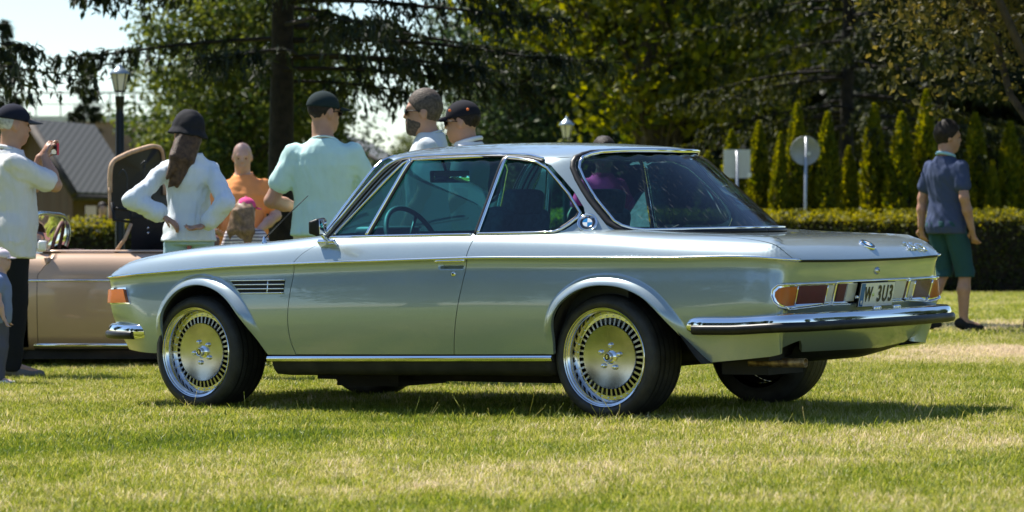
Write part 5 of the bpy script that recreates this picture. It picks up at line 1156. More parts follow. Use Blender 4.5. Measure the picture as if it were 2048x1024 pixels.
class Person:
    """local frame: x = the person's right, y = facing, z = up; built around the origin and turned by th (angle of facing from +X)"""
    def __init__(s, px, d, H, th, label, skin, build=1., head=(0., 0., 0.), arms=None, legs=None, vox=.0105, lean=(0., 0.), female=False, extra_z=0., hd=(0, .02, 1.622)):
        x = (px-1024)/FPX*d; s.O = np.array([x, d, float(gz(x, d))-.01+extra_z]); s.H = H; s.k = H/1.75; s.R = rotz(th-math.pi/2); s.vox = vox; s.skin = skin; s.bd = build
        s.root = empty('person', None, s.O, 0, label, 'person', 'people on the lawn'); s.lean = np.array(lean); k = s.k
        s.L = {}
        J = s.L; J['neck'] = s.t(0, -.005, 1.455); J['hc'] = s.t(*hd); sw = .170*(.90 if female else 1)*build**.5
        for g, n in ((-1, 'l'), (1, 'r')):
            J['sh'+n] = s.t(g*sw, -.01, 1.372); a = (arms or {}).get(n, ((.26*g, -.02, 1.13), (.28*g, .06, .88), (.29*g, .10, .80))); J['el'+n] = s.t(*a[0]); J['wr'+n] = s.t(*a[1]); J['fd'+n] = s.t(*a[2])-s.t(*a[1])
            lg = (legs or {}).get(n, ((.095*g, .01, .50), (.11*g, -.02, .08))); J['hp'+n] = s.t(g*.088, 0, .88); J['kn'+n] = s.t(*lg[0]); J['an'+n] = s.t(*lg[1]); J['toe'+n] = s.t(lg[1][0]+.02*g, lg[1][1]+.16, max(lg[1][2]-.045, .03))
        y_, p_, r_ = head; s.Rh = s.R@rotz(-y_)@rotx(p_)@rot_y(r_)         # yaw>0 turns to the person's right, pitch<0 looks down
        s.hl = lambda x, y, z: J['hc']+s.Rh@(np.array([x, y, z])*k)
    def t(s, x, y, z): z_ = z/1.75; return s.R@np.array([x*s.k+s.lean[0]*z*s.k*.1, y*s.k+s.lean[1]*z*s.k*.1, z*s.k])
    def field(s, h=None, lo=None, hi=None): P = np.array(list(s.L.values())); m = .26*s.k; return Field(P.min(0)-m if lo is None else lo, P.max(0)+m if hi is None else hi, h or s.vox)
    def secs(s, g=0., hip=1., belly=1., z0=.80, z1=1.45, chest=1., female=False):
        b = s.bd; W = [(.78, 0, 0, .155*hip*b, .105*b), (.88, 0, -.01, .172*hip*b, .122*b), (.98, 0, .0, .162*b*belly**.5, .115*b*belly), (1.08, 0, .008, (.150 if not female else .128)*b*belly**.5, .108*b*belly), (1.20, 0, .006, (.163 if not female else .142)*b*chest, .112*b), (1.30, 0, 0, (.176 if not female else .152)*b*chest, .115*b), (1.37, 0, -.012, .150*b, .098*b), (1.42, 0, -.016, .105*b, .080*b), (1.465, 0, -.014, .066, .064)]
        out = [(z*s.k, (cx+s.lean[0]*z*.1)*s.k, (cy+s.lean[1]*z*.1)*s.k, (rx+g)*s.k, (ry+g)*s.k) for z, cx, cy, rx, ry in W]; return [q for q in out if z0*s.k <= q[0] <= z1*s.k+.02]
    def hand(s, f, n, curl=.55, spread=1.):
        J = s.L; w = J['wr'+n]; d = J['fd'+n]; d = d/np.linalg.norm(d); k = s.k; a = w-J['el'+n]; a /= np.linalg.norm(a); side = np.cross(a, d); 
        if np.linalg.norm(side) < .15: side = np.cross(d, s.R@np.array([0, 0, 1.]) if abs(d[2]) < .8 else s.R@np.array([0, 1., 0]))
        side /= np.linalg.norm(side); pn = np.cross(side, d); pn /= np.linalg.norm(pn)
        pc = w+d*.045*k; f.cone(w, w+d*.085*k, .024*k, .030*k, .015, (pn, .55))
        for i, (o, l) in enumerate(((-.030, .070), (-.010, .080), (.010, .075), (.029, .058))):
            b0 = w+d*.085*k+side*o*k; b1 = b0+d*l*.5*k+side*o*.25*spread*k+pn*.012*curl*k; b2 = b1+(d*(1-curl)+pn*curl)*l*.55*k; f.cone(b0, b1, .0098*k, .009*k, .004); f.cone(b1, b2, .009*k, .0078*k, .004)
        t0 = w+d*.03*k-side*.026*k; t1 = t0+(d*.6-side*.7)*.045*k; f.cone(t0, t1, .013*k, .011*k, .01); f.cone(t1, t1+(d*.8-side*.15+pn*.4)*.038*k, .0105*k, .0085*k, .005)
    def body(s, eyes=True, ears=True, female=False):
        f = s.field(); J = s.L; k = s.k; b = s.bd
        f.loft(s.secs(-.012, female=female), s.R, np.zeros(3), .04); hl = s.hl
        f.cone(J['neck']-s.R@np.array([0, 0, .04*k]), hl(0, -.02, -.07), .068*k*b**.5, .060*k*b**.4, .035)
        f.ell(hl(0, -.01, .035), np.array([.079, .099, .093])*k, s.Rh, .02); f.ell(hl(0, .020, -.042), np.array([.064, .076, .072])*k, s.Rh, .03); f.ell(hl(0, .058, -.095), np.array([.028, .026, .022])*k, s.Rh, .03)
        f.cone(hl(0, .088, .018), hl(0, .104, -.018), .011*k, .0125*k, .014); f.cone(hl(-.035, .080, .032), hl(.035, .080, .032), .014*k, .014*k, .015); f.cone(hl(-.018, .092, -.058), hl(.018, .092, -.058), .0095*k, .0095*k, .008)
        for g in (-1, 1): f.ell(hl(g*.032, .094, .008), np.array([.017, .010, .010])*k, s.Rh, .0, True)
        if ears:
            for g in (-1, 1): f.ell(hl(g*.079, -.008, -.005), np.array([.012, .022, .034])*k, s.Rh, .008)
        for n in 'lr':
            f.cone(J['sh'+n], J['el'+n], .050*k*b, .040*k*b, .03); f.cone(J['el'+n], J['el'+n]*.6+J['wr'+n]*.4, .038*k*b, .040*k*b, .02); f.cone(J['el'+n]*.6+J['wr'+n]*.4, J['wr'+n], .040*k*b, .026*k, .02); s.hand(f, n)
            f.cone(J['hp'+n], J['kn'+n], .078*k*b, .052*k, .03); c = J['kn'+n]*.65+J['an'+n]*.35-s.R@np.array([0, .012, 0])*k; f.cone(J['kn'+n], c, .050*k, .054*k, .02); f.cone(c, J['an'+n], .054*k, .035*k, .02); f.cone(J['an'+n], J['toe'+n], .036*k, .028*k, .02)
        o = f.build('body', s.skin, s.root)
        for g in ((-1, 1) if eyes else ()): MB().lathe([(0, .009*k), (.005*k, .007*k), (.0075*k, .002*k), (.008*k, 0)], 12, 'z').build('eye', M_eye, s.root, loc=s.hl(g*.032, .083, .008), rot=(Matrix(s.Rh) @ Matrix.Rotation(-math.pi/2, 3, 'X')).to_euler())
        return o
    def shirt(s, m, z0=.86, sleeve=.62, g=.018, sl_r=.066, wr=.012, name='shirt', neck=1.475, long=False, seed=1, female=False, flare=0., belly=1., cuff=.05):
        f = s.field(); J = s.L; k = s.k; S = s.secs(g-.007, z0=.70, female=female, belly=belly)
        if flare: S = [(z, cx, cy, rx*(1+flare*max(0, (1.15*k-z)/k)), ry*(1+flare*max(0, (1.15*k-z)/k))) for z, cx, cy, rx, ry in S]
        f.loft(S, s.R, np.zeros(3), .05)
        for n in 'lr':
            e = J['sh'+n]+(J['el'+n]-J['sh'+n])*min(sleeve, 1.); f.cone(J['sh'+n], e, (sl_r-.009)*k, (sl_r-.008)*k, .035)
            if long:
                w = J['el'+n]+(J['wr'+n]-J['el'+n])*.86; f.cone(J['el'+n], w, (sl_r-.010)*k, cuff*k, .03)
        f.clip(s.R@np.array([0, 0, 1.]), s.t(0, 0, neck)); f.wrinkle(wr, 31, seed); f.clip(np.array([0, 0, -1.]), s.t(0, 0, z0)); o = f.build(name, m, s.root); return o
    def collar(s, m, r=.075, z=1.455, h=.035, name='collar', tilt=0.):
        k = s.k; a = np.linspace(0, 2*np.pi, 33); c = s.t(0, -.012, z); mb = MB(); P = [c+s.R@np.array([r*math.cos(t)*k, r*.92*math.sin(t)*k, (h*.5-.02*math.sin(t)-tilt*math.sin(t))*k]) for t in a]; mb.tube(P, h*.42*k, 8, False); return mb.build(name, m, s.root)
    def trousers(s, m, z1=.99, zb=.06, g=.018, name='trousers', wr=.010, seed=3, taper=.0, hip=1.):
        f = s.field(); J = s.L; k = s.k; f.loft([q for q in s.secs(g-.016, hip=hip) if q[0] < 1.05*k], s.R, np.zeros(3), .04)
        for n in 'lr': f.cone(J['hp'+n], J['kn'+n], .090*k*s.bd, (.068+g*.4)*k, .012); f.cone(J['kn'+n], J['an'+n], (.068+g*.4)*k, (.060-taper)*k, .012)
        f.wrinkle(wr, 20, seed); f.clip(np.array([0, 0, 1.]), s.t(0, 0, z1)); f.clip(np.array([0, 0, -1.]), s.t(0, 0, zb)); return f.build(name, m, s.root)
    def shoes(s, m):
        J = s.L; k = s.k
        for n in 'lr':
            P = np.array([J['an'+n], J['toe'+n]]); f = Field(P.min(0)-.12*k, P.max(0)+.12*k, .009); d = J['toe'+n]-J['an'+n]; h = J['an'+n]-d*.25; f.cone(h*[1, 1, 0]+[0, 0, h[2]-.02*k], J['an'+n]+d*.4-[0, 0, .03*k], .045*k, .043*k, .03); f.cone(J['an'+n]+d*.4-[0, 0, .03*k], J['toe'+n]+d*.08, .043*k, .036*k, .03, ((0, 0, 1), .8)); f.clip(np.array([0, 0, -1.]), (0, 0, .0)); f.build('shoe', m, s.root)
    def hair(s, m, cut=-.02, g=.010, back=.0, name='hair', front=.055, vol=(0, 0, 0), seed=2, wr=.006, h=.006):
        hl = s.hl; k = s.k; c = hl(0, 0, 0); f = Field(c-.22*k, c+.24*k, h); f.ell(hl(0, -.014, .040), (np.array([.079, .098, .093])+g+np.array(vol))*k, s.Rh, .02)
        if back: f.cone(hl(0, -.07, 0), hl(0, -.075, -back), .06*k, .045*k, .03)
        f.wrinkle(wr, 70, seed); n = s.Rh@np.array([0, .75, -.66]); f.clip(n, hl(0, front, .045)); f.clip(s.Rh@np.array([0, 0.35, -1.]), hl(0, -.03, cut-.03)); return f.build(name, m, s.root)
    def cap(s, m, brim=True, h=.006, z=.035, brim_m=None, size=1.0, bl=.085):
        hl = s.hl; k = s.k; c = hl(0, 0, .06); f = Field(c-.2*k, c+.2*k, h); f.ell(hl(0, -.010, .045), np.array([.090, .111, .098])*k*size, s.Rh, .02); f.clip(s.Rh@np.array([0, -.10, -1.]), hl(0, 0, z)); o = f.build('cap', m, s.root)
        if brim:
            nb = 13; V = []; a = np.linspace(-1.15, 1.15, nb)
            for zz in (0, -.005):
                for r in (0, 1):
                    for t in a: x = .083*size*math.sin(t)/.91; y = .055+.05*math.cos(t)+r*bl*math.cos(t*.95)**.7 if abs(t) < 1.15 else .07; V.append(hl(x*(1-.02*r), y, z+.012-.018*r-.35*x*x/.09*1.0*.25+zz))
            F = [(i*nb+j, i*nb+j+1, (i+1)*nb+j+1, (i+1)*nb+j) for i in (0, 2) for j in range(nb-1)]+[(nb+j, nb+j+1, 3*nb+j+1, 3*nb+j) for j in range(nb-1)]
            MB().add(V, F).build('cap_brim', brim_m or m, o, fix=True, loc=(0, 0, 0))
        MB().lathe([(0, .006), (.008, .004), (.01, 0)], 10, 'z').build('cap_button', m, o, loc=hl(0, -.01, .143*size))
        return o
    def glasses(s, lens=True, name='sunglasses'):
        e = empty(name, s.root); hl = s.hl; k = s.k
        for g in (-1, 1):
            f = Field(hl(g*.034, .10, .006)-.04*k, hl(g*.034, .10, .006)+.04*k, .005); f.ell(hl(g*.034, .098, .006), np.array([.029, .007, .022])*k, s.Rh, .0); f.build('lens', M_lens, e)
            MB().tube([hl(g*.062, .09, .012), hl(g*.080, .05, .014), hl(g*.082, -.01, .008)], .0032*k, 6).build('temple', M_blk, e)
        MB().tube([hl(-.012, .105, .010), hl(.012, .105, .010)], .003*k, 6).build('bridge', M_blk, e); return e
    def beard(s, m):
        hl = s.hl; k = s.k; c = hl(0, .04, -.07); f = Field(c-.13*k, c+.13*k, .006); f.ell(hl(0, .020, -.050), np.array([.065, .079, .072])*k, s.Rh, .02); f.ell(hl(0, .062, -.098), np.array([.034, .032, .028])*k, s.Rh, .03); f.wrinkle(.004, 90, 5); f.clip(s.Rh@np.array([0, -.35, 1.]), hl(0, .05, -.040)); f.clip(s.Rh@np.array([0, -1., 0]), hl(0, -.012, 0)); return f.build('beard', m, s.root)

D2R = math.pi/180
def topz(py, d): return CAM_Z+(HOR-py)/FPX*d
# 1 older man photographing
a = Person(22, 20.5, 1.77, 22*D2R, 'older man in white shirt and navy cap holding up a phone at far left', SK_B, 1.06, (-.05, -.05, 0), {'r': ((.20, .24, 1.24), (.10, .20, 1.42), (.06, .24, 1.48)), 'l': ((-.20, .20, 1.24), (-.06, .20, 1.42), (-.02, .24, 1.48))})
a.body(); a.shirt(cloth('white_shirt', (.66, .66, .68)), .74, .78, .030, .076, .020, seed=11, belly=1.12, flare=.25); a.trousers(cloth('black_trousers', (.012, .013, .016)), zb=.05); a.shoes(cloth('grey_shoe', (.14, .13, .12))); a.cap(cloth('navy_cap', (.012, .014, .028)), brim_m=cloth('navy_brim', (.05, .055, .07))); a.hair(M_hwh, -.02, .001); a.collar(cloth('white_collar', (.66, .66, .68)), .078)
pm = .5*(a.L['wrr']+a.L['wrl'])+a.R@np.array([.0, .085, .055]); ph = empty('phone', None, a.O+pm, 0, 'black phone with red edge held up by the older man', 'phone'); R3 = Matrix(a.R).to_euler()
MB().box((0, 0, 0), (.15, .010, .075)).build('phone_body', M_blk, ph, smooth=False, rot=R3); MB().box((0, -.0065, 0), (.125, .002, .062)).build('phone_screen', mat('phone_screen', (.03, .05, .09), .1), ph, smooth=False, rot=R3); MB().box((.078, 0, 0), (.008, .013, .076)).build('phone_edge', mat('red_case', (.6, .03, .06), .5), ph, smooth=False, rot=R3)
# 2 toddler
a = Person(1, 19.6, .84, 5*D2R, 'small child in pale pink cap cut by the left edge', SK_C, 1.1, (0, 0, 0)); a.body(); a.shirt(cloth('blue_kid_shirt', (.2, .25, .4)), .8, .6); a.trousers(cloth('kid_trousers', (.1, .1, .14))); a.shoes(M_white); a.cap(cloth('pale_pink_cap', (.78, .66, .70)), size=1.08)
# 3 woman with bucket hat
a = Person(378, 20.0, 1.71, 100*D2R, 'woman in black bucket hat and white blouse with hands on her hips', SK_B, .80, (-.25, .02, .16), {'l': ((-.37, -.08, 1.16), (-.18, -.12, 1.07), (-.11, -.13, 1.02)), 'r': ((.22, -.22, 1.15), (.10, -.20, 1.01), (.01, -.205, .985))}, female=True, hd=(-.01, .03, 1.585))
a.body(female=True); a.shirt(cloth('white_blouse', (.68, .74, .82)), .90, 1., .026, .062, .022, long=True, seed=21, female=True, flare=.5, cuff=.055); a.trousers(cloth('light_blue_denim', (.36, .52, .62)), 1.0, .06, .022, name='jeans', hip=1.12); a.shoes(M_white)
f = Field(a.hl(0, 0, 0)-.55*np.ones(3), a.hl(0, 0, 0)+.25, .009)
for i in range(9):
    t = (i-4)/4; f.cone(a.hl(.05*t-.01, -.075-.02*(1-t*t), -.02), a.hl(.05*t-.05, -.125, -.16), .034, .036, .012); f.cone(a.hl(.05*t-.05, -.125, -.16), a.hl(.045*t-.085+.02*math.sin(i*2.1), -.13-.01*math.cos(i*3), -.30-.05*math.sin(i*1.7)), .032, .010, .010)
f.ell(a.hl(0, -.01, .03), np.array([.086, .106, .10])*a.k, a.Rh, .02); f.wrinkle(.008, 60, 4); f.clip(a.Rh@np.array([0, 1., -.3]), a.hl(0, .05, 0)); f.build('hair', M_hbr, a.root)
c = a.hl(0, 0, .05); f = Field(c-.22, c+.22, .007); f.ell(a.hl(0, -.01, .07), np.array([.093, .108, .105])*a.k, a.Rh, .02); f.cone(a.hl(0, -.01, .045), a.hl(0, -.01, .005), .105*a.k, .128*a.k, .02); f.clip(a.Rh@np.array([0, 0, -1.]), a.hl(0, 0, .0)); f.clip(a.Rh@np.array([0, 0, 1.]), a.hl(0, 0, .168)); f.wrinkle(.008, 30, 6); f.build('bucket_hat', cloth('black_hat', (.018, .018, .022), .6), a.root)
MB().tube([a.L['wrl']*.82+a.L['ell']*.18+q for q in (np.array([0, 0, 0]), (a.L['ell']-a.L['wrl'])*.10)], .036*a.k, 14).build('watch_strap', M_blk, a.root)
# 4 bald man
a = Person(486, 26.0, topz(287, 26)+.05, -100*D2R, 'bald man in orange polo shirt looking down', SK_C, 1.12, (-.25, -.22, 0), {'l': ((-.30, .02, 1.12), (-.18, .22, .98), (-.12, .28, .96)), 'r': ((.30, .02, 1.12), (.20, .22, 1.0), (.15, .28, .98))})
a.body(); a.shirt(cloth('orange_polo', (.86, .33, .12)), .80, .66, .028, .074, .016, seed=31, belly=1.2); a.collar(cloth('orange_collar', (.90, .42, .20))); a.trousers(cloth('dark_shorts', (.03, .03, .035)), zb=.5, name='shorts'); a.shoes(M_blk)
# 5 girl
a = Person(492, 21.6, 1.16, 70*D2R, 'little girl with long brown hair and a pink cap', SK_C, .95, (.3, 0, 0)); a.body(); m_st = mat('striped_dress', (.6, .5, .55), .8); N, L, b = nodes(m_st); wv = N.new('ShaderNodeTexWave'); wv.bands_direction = 'Z'; wv.inputs['Scale'].default_value = 14; wv.inputs['Distortion'].default_value = 2; tc = N.new('ShaderNodeTexCoord'); rr = N.new('ShaderNodeValToRGB'); rr.color_ramp.elements[0].color = (.12, .10, .14, 1); rr.color_ramp.elements[1].color = (.72, .66, .68, 1); L.new(tc.outputs['Object'], wv.inputs['Vector']); L.new(wv.outputs['Fac'], rr.inputs[0]); L.new(rr.outputs[0], b.inputs['Base Color'])
a.shirt(m_st, .55, .5, .03, .07, .012, 'dress', flare=.6, seed=41); a.shoes(M_white); f = Field(a.hl(0, 0, 0)-.35, a.hl(0, 0, 0)+.2, .008)
for i in range(7): t = (i-3)/3; f.cone(a.hl(.07*t, -.06-.03*(1-t*t), .0), a.hl(.10*t, -.09, -.20), .042, .044, .015); f.cone(a.hl(.10*t, -.09, -.20), a.hl(.095*t+.02*math.sin(i*2.), -.10, -.44-.04*math.cos(i*2.3)), .042, .014, .012)
f.ell(a.hl(0, -.012, .035), np.array([.090, .11, .105])*a.k, a.Rh, .02); f.wrinkle(.008, 55, 8); f.clip(a.Rh@np.array([0, 1., -.35]), a.hl(0, .045, 0)); f.build('hair', noise_col(mat('light_brown_hair', (.2, .12, .07), .5), (.12, .07, .04), (.26, .16, .09), 40), a.root); a.cap(cloth('pink_cap', (.75, .09, .26)), size=1.04)
# 6 man in mint T-shirt
a = Person(648, 20.5, topz(177, 20.5)-.0, 88*D2R, 'man in mint green T-shirt and dark cap seen from behind', SK_B, 1.10, (.85, .0, 0), {'l': ((-.33, .0, 1.08), (-.16, .24, 1.03), (-.09, .30, 1.04)), 'r': ((.32, .06, 1.10), (.22, .28, 1.05), (.16, .34, 1.06))})
a.body(); a.shirt(cloth('mint_tshirt', (.52, .74, .71), .9), .86, .60, .024, .078, .014, seed=51); a.trousers(cloth('cream_chinos', (.66, .62, .55)), 1.0); a.shoes(M_blk); a.cap(cloth('dark_green_cap', (.014, .026, .028))); a.hair(M_hdk, -.045, .001); a.glasses(); a.collar(cloth('mint_collar', (.60, .74, .71)), .076, 1.452, .016)
# 7 bearded man
a = Person(856, 18.8, topz(181, 18.8)+.055, 176*D2R, 'bearded man in grey T-shirt and glasses facing left', SK_B, 1.0, (-.05, .0, 0), {'l': ((-.25, .0, 1.12), (-.26, .12, .90), (-.25, .20, .84)), 'r': ((.25, .0, 1.12), (.27, .12, .90), (.26, .20, .84))}, hd=(0, .03, 1.580))
a.body(); a.shirt(cloth('grey_tshirt', (.55, .59, .62), .85), .84, .60, .020, .072, .012, seed=61); a.trousers(cloth('blue_trousers', (.04, .06, .11)), 1.0); a.shoes(M_blk); a.hair(M_hgr, -.04, .005, vol=(0, .0, .012), front=.062, wr=.003); a.beard(M_hgr); a.glasses(); a.collar(cloth('grey_collar', (.55, .59, .62)), .074, 1.452, .015)
# 8 man in black cap
a = Person(934, 19.4, topz(200, 19.4)+.04, 172*D2R, 'man in black cap with orange marks and white polo beside the bearded man', SK_B, 1.05, (.1, -.05, 0), {'l': ((-.27, .0, 1.12), (-.20, .20, .98), (-.12, .27, .97)), 'r': ((.27, .02, 1.12), (.22, .22, 1.0), (.14, .28, .98))}, hd=(0, .03, 1.580))
a.body(); a.shirt(cloth('white_polo', (.74, .76, .79), .9), .84, .62, .024, .074, .012, seed=71); a.trousers(cloth('grey_trousers', (.16, .17, .19)), 1.0); a.shoes(M_blk); c = a.cap(cloth('black_cap', (.014, .014, .020))); a.hair(M_hdk, -.055, .002, vol=(-.0, .004, -.006)); a.glasses(); a.collar(cloth('polo_collar', (.74, .76, .79)), .080, 1.452, .036); a.collar(cloth('collar_stripe', (.05, .03, .06)), .084, 1.447, .012, 'collar_stripe')
M_or = mat('orange_thread', (.75, .16, .03), .7)
for g, y in ((-1, .055), (1, .055), (-1, -.06), (1, -.06)): MB().lathe([(0, .0015), (.009, .001), (.010, 0)], 7, 'z').build('cap_patch', M_or, c, loc=a.hl(g*.079, y, .080), rot=(Matrix(a.Rh) @ Matrix.Rotation(g*math.pi/2.3, 3, 'Y')).to_euler())
# 9 woman in pink seen through the rear window
a = Person(1207, 22.5, topz(277, 22.5)-.0, -70*D2R, 'dark haired person in pink top seen through the rear window of the coupe', SK_A, .92, (0, 0, 0), female=True); a.body(female=True); a.shirt(cloth('pink_top', (.72, .07, .28)), .8, .6, .02, .064, female=True); a.trousers(cloth('purple_skirt', (.22, .05, .20)), 1.0, .4, .04, name='skirt'); a.shoes(M_blk); a.hair(M_hdk, -.03, .014, .12)
# 10 walking man on the right
a = Person(1893, 26.6, 1.765, 38*D2R, 'man in navy polo and teal shorts walking off to the right', SK_B, 1.02, (.55, -.05, 0), {'r': ((.25, -.05, 1.12), (.26, .03, .86), (.26, .06, .78)), 'l': ((-.24, -.04, 1.12), (-.24, -.06, .88), (-.24, -.04, .80))}, {'r': ((.10, .12, .50), (.10, .10, .085)), 'l': ((-.09, .06, .50), (-.09, -.16, .11))})
a.body(); a.shirt(cloth('navy_polo', (.055, .075, .15), .8), .82, .60, .022, .072, .014, seed=81); a.trousers(cloth('teal_shorts', (.025, .075, .085)), .93, .46, .028, 'shorts', .014); a.shoes(cloth('black_shoe', (.02, .02, .022))); a.hair(M_hdk, -.035, .014, vol=(0, 0, .010)); a.collar(cloth('pale_blue_collar', (.35, .6, .72)), .074, 1.46, .034)
# 11 person far behind near the shed
a = Person(205, 46.5, topz(404, 46.5), -80*D2R, 'distant person in dark clothes behind the left hedge', SK_A, 1.0, vox=.018); a.body(); a.shirt(cloth('dark_jacket', (.03, .03, .04)), .8, 1., long=True); a.trousers(M_blk); a.shoes(M_blk); a.hair(M_hdk, -.03, .012)
# ================================================================ beige convertible behind the left of the coupe
CD = 21.9
cv = empty('convertible_car', None, (-2.9, CD, -.045), 0, 'beige open convertible behind the nose of the silver coupe', 'car')
M_bei = mat('beige_paint', (.50, .33, .22), .35, .15, Coat_Weight=.9, Coat_Roughness=.05); noise_col(M_bei, (.46, .305, .20), (.54, .36, .245), 1.4)
M_bst = mat('frame_blue_steel', (.42, .50, .56), .2, .9); M_tan = noise_col(mat('tan_canvas', (.50, .33, .21), .8), (.42, .27, .165), (.56, .38, .25), 20); M_cab = mat('cabin_red_brown', (.16, .06, .045), .6)
M_glb = glass_mat('blue_windscreen_glass', (.62, .86, .92), 1.1)
def cx(px, d=CD): return (px-1024)/FPX*d+2.9
def cz(py, d=CD): return CAM_Z+(HOR-py)/FPX*d+.045
def cpt(px, py, d): return np.array([cx(px, d), d-CD, cz(py, d)])
prof = np.array([(.10, .115), (.045, .135), (.02, .22), (.0, .36), (-.008, .50), (.0, .60), (.012, .64), (.035, .70), (.075, .755), (.13, .787), (.22, .800)])
xs_ = np.concatenate([np.linspace(-1.75, -1.3, 10), np.linspace(-1.25, 1.9, 40), np.linspace(1.95, 2.35, 8)])
def bsec(x, y_, z_):
    e = ss(-1.35, -1.8, x)+ss(1.9, 2.4, x); w = .28*e; zz = z_-.16*e*ss(.3, .8, z_)-.03*ss(-.2, -1.3, x)*ss(.5, .8, z_); return (x, y_+w, zz)
for nm, x0, x1 in (('front_wing', -1.78, cx(74)-.002), ('door', cx(74)+.002, 1.02), ('rear_wing', 1.024, 2.36)):
    for far in (0, 1):
        X_ = np.linspace(x0, x1, max(8, int((x1-x0)/.06))); V = []
        for x_ in X_:
            for k, (y_, z_) in enumerate(prof):
                xo = x_+(.11*ss(.62, .80, z_) if nm != 'rear_wing' and abs(x_-cx(74)) < .004 else 0)
                wa = (x_+.83)**2+(z_-.335)**2; q = bsec(xo, y_, z_); V.append((q[0], 1.62-q[1] if far else q[1], q[2]))
        m_ = len(prof); F = [(i*m_+j, (i+1)*m_+j, (i+1)*m_+j+1, i*m_+j+1) for i in range(len(X_)-1) for j in range(m_-1)]
        if nm == 'front_wing' : F = [f for f in F if not (math.hypot(np.mean([V[i][0] for i in f])+.80, np.mean([V[i][2] for i in f])-.31) < .36)]
        if nm == 'rear_wing': F = [f for f in F if not (math.hypot(np.mean([V[i][0] for i in f])-1.55, np.mean([V[i][2] for i in f])-.31) < .36)]
        if far: F = [f[::-1] for f in F]
        MB().add(V, F).build(nm, M_bei, cv)
def deck(nm, x0, x1, n, m_, z0=.80, crown=.05):
    V = []; X_ = np.linspace(x0, x1, n)
    for x_ in X_:
        for j in range(9): t = j/8; q = bsec(x_, .22, z0); y_ = q[1]+(1.62-2*q[1])*t; V.append((x_, y_, q[2]+crown*math.sin(math.pi*t)))
    MB().add(V, [(i*9+j, (i+1)*9+j, (i+1)*9+j+1, i*9+j+1) for i in range(n-1) for j in range(8)]).build(nm, m_, cv)
deck('bonnet', -1.78, -.35, 14, M_bei); deck('boot_lid', 1.25, 2.36, 10, M_bei)
MB().box((.45, .81, .30), (1.6, 1.2, .3)).build('cabin_floor', M_int2, cv, smooth=False); MB().box((-.32, .81, .70), (.12, 1.25, .22)).build('dashboard', M_cab, cv, smooth=False)
for y_ in (.45, 1.15): obj('seat', rbox((.16, .5, .62), .06, 4), M_cab, cv, loc=(.62, y_, .62), rot=(0, .2, 0))
for zz, h, m_, nm in ((.600, .016, M_chrome, 'side_strip'), (.150, .030, M_chrome, 'sill_strip'), (.125, .022, M_blk, 'sill_edge')):
    X_ = np.linspace(-.42 if 'sill' in nm else -1.6, 2.2, 30); P_ = np.array([bsec(x_, np.interp(zz, prof[:, 1], prof[:, 0]), zz) for x_ in X_]); fr_ = np.tile(np.array([[[0, 0, 1], [0, -1, 0]]], float), (30, 1, 1)); MB().sweep(P_, fr_, half_round(h, .008)).build(nm, m_, cv, fix=True)
MB().box((.3, .81, .09), (2.6, 1.35, .08)).build('underbody', M_und, cv, smooth=False)
MB().sweep(np.array([(x_, .16, .800) for x_ in np.linspace(-.4, 2.2, 20)]), np.tile(np.array([[[0, 1, 0], [0, 0, 1]]], float), (20, 1, 1)), half_round(.05, .012)).build('waist_rail', M_bei, cv, fix=True)
for x_, y_ in ((-.80, .17), (1.55, .17), (-.80, 1.45), (1.55, 1.45)):
    w = empty('wheel', cv, (x_, y_, .30)); MB().lathe([(.18, -.09), (.27, -.09), (.30, -.06), (.305, 0), (.30, .06), (.27, .085), (.18, .08)], 40).build('tyre', M_tyre, w); MB().lathe([(0, -.07), (.08, -.085), (.15, -.07), (.185, -.088), (.19, -.05)], 32).build('hub_cap', M_chrome, w)
    MB().lathe([(.37, -.12), (.37, .25), (.05, .25)], 24, 'y').build('wheel_well', M_und, cv, loc=(x_, y_+.06 if y_ < 1 else y_-.2, .31))
# windscreen in its frame
A0 = cpt(52, 509, 22.10); A1 = cpt(62, 434, 22.12); B1 = cpt(140, 452, 23.15); B0 = cpt(123, 509, 23.2); mid = cpt(105, 429, 22.6)
top_ = catmull([A0, A0*.4+A1*.6, A1+[0.01, 0, -.01], mid, B1+[-.02, 0, .025], B1*.6+B0*.4+[.012, 0, 0], B0], 8); ws = empty('windscreen', cv)
MB().tube(top_, .017, 10).build('screen_frame', M_bst, ws)
V = list(top_)+[(A0+B0)/2+[-.05, 0, 0.]]; MB().add(V, [(i, i+1, len(V)-1) for i in range(len(top_)-1)]+[(len(top_)-1, 0, len(V)-1)]).build('screen_glass', M_glb, ws, smooth=False)
a = np.linspace(0, 2*np.pi, 33); R_ = np.stack([.045*np.sin(a), .17*np.cos(a), .165*np.sin(a)], -1)+cpt(112, 492, 22.4); MB().tube(R_, .014, 8, False).build('steering_wheel', M_cab, cv)
obj('door_mirror', rbox((.06, .11, .075), .02), M_ewhite, cv, loc=cpt(86, 492, 21.95))
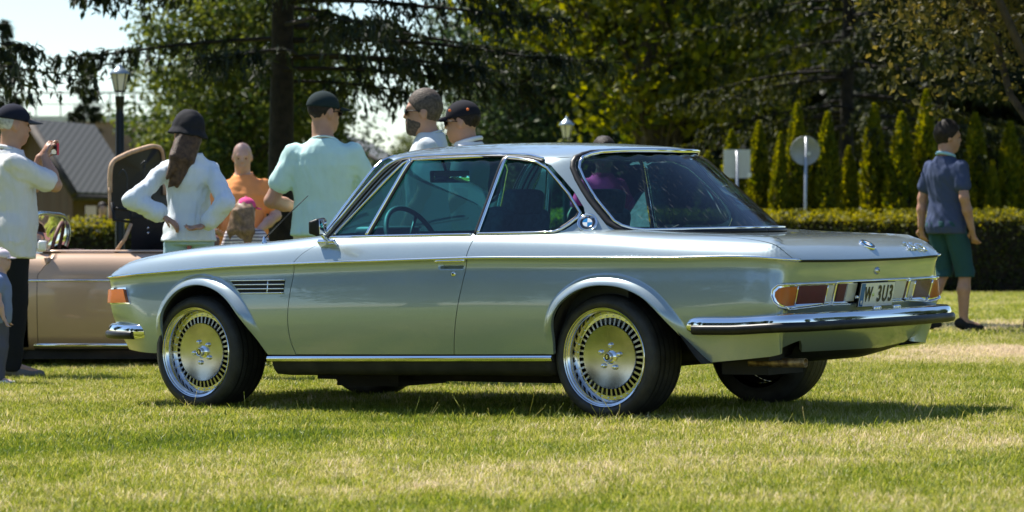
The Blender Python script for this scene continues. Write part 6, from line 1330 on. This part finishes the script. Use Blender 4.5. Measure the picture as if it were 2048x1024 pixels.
# half-raised soft top: tan edged black panel on a folding frame
out = np.array([cpt(*q) for q in ((221, 438, 22.2), (220, 385, 22.2), (224, 328, 22.2), (246, 312, 22.3), (280, 299, 22.5), (309, 293, 22.7), (321, 298, 22.75), (326, 318, 22.8), (328, 390, 22.8), (327, 440, 22.75))]); e_ = catmull(out, 6); st_ = empty('soft_top', cv)
c_ = e_.mean(0); n_ = len(e_); th = np.array([.02, .05, 0]); V = list(e_)+[c_]+list(e_+th)+[c_+th]; MB().add(V, [(i, (i+1) % n_, n_) for i in range(n_)]+[(n_+1+(i+1) % n_, n_+1+i, 2*n_+1) for i in range(n_)]+[(i, n_+1+i, n_+1+(i+1) % n_, (i+1) % n_) for i in range(n_)]).build('hood_lining', M_blk, st_, smooth=False)
MB().tube(e_[6:-6], .017, 8).build('canvas_edge', M_tan, st_); MB().tube(e_[:8]+[0, -.01, 0], .011, 8).build('canvas_edge', M_tan, st_)
MB().tube(catmull([cpt(236, 352, 22.2), cpt(246, 340, 22.2), cpt(254, 352, 22.2), cpt(252, 398, 22.2)], 5), .006, 6).build('bow', M_int2, st_); MB().tube(catmull([cpt(282, 330, 22.35), cpt(291, 322, 22.35), cpt(286, 352, 22.35)], 5), .007, 6).build('bow', M_int2, st_)
MB().tube([cpt(262, 448, 22.15), cpt(250, 478, 22.1), cpt(231, 504, 22.1)], .013, 8).build('hood_strut', M_tan, st_)
MB().tube([cpt(224, 405, 22.15), cpt(228, 440, 22.15), cpt(262, 444, 22.15), cpt(262, 412, 22.15)], .012, 8).build('hood_link', M_blk, st_); MB().tube([cpt(226, 416, 22.15), cpt(258, 420, 22.15)], .012, 8).build('hood_link', M_blk, st_)
fold = np.array([cpt(*q) for q in ((263, 436, 22.4), (335, 430, 22.6), (400, 450, 22.8), (420, 508, 22.9), (262, 508, 22.4))]); V = list(fold)+list(fold+[0, .35, 0]); MB().add(V, [(0, 1, 2, 3, 4), (9, 8, 7, 6, 5)]+[(i, 5+i, 5+(i+1) % 5, (i+1) % 5) for i in range(5)]).build('folded_canvas', M_blk, st_, smooth=False, fix=True)
for px_, py_ in ((296, 438), (312, 436), (296, 456), (296, 466)): MB().lathe([(0, -.006), (.007, -.004), (.008, 0)], 8).build('hood_stud', M_chrome, st_, loc=cpt(px_, py_, 22.35))
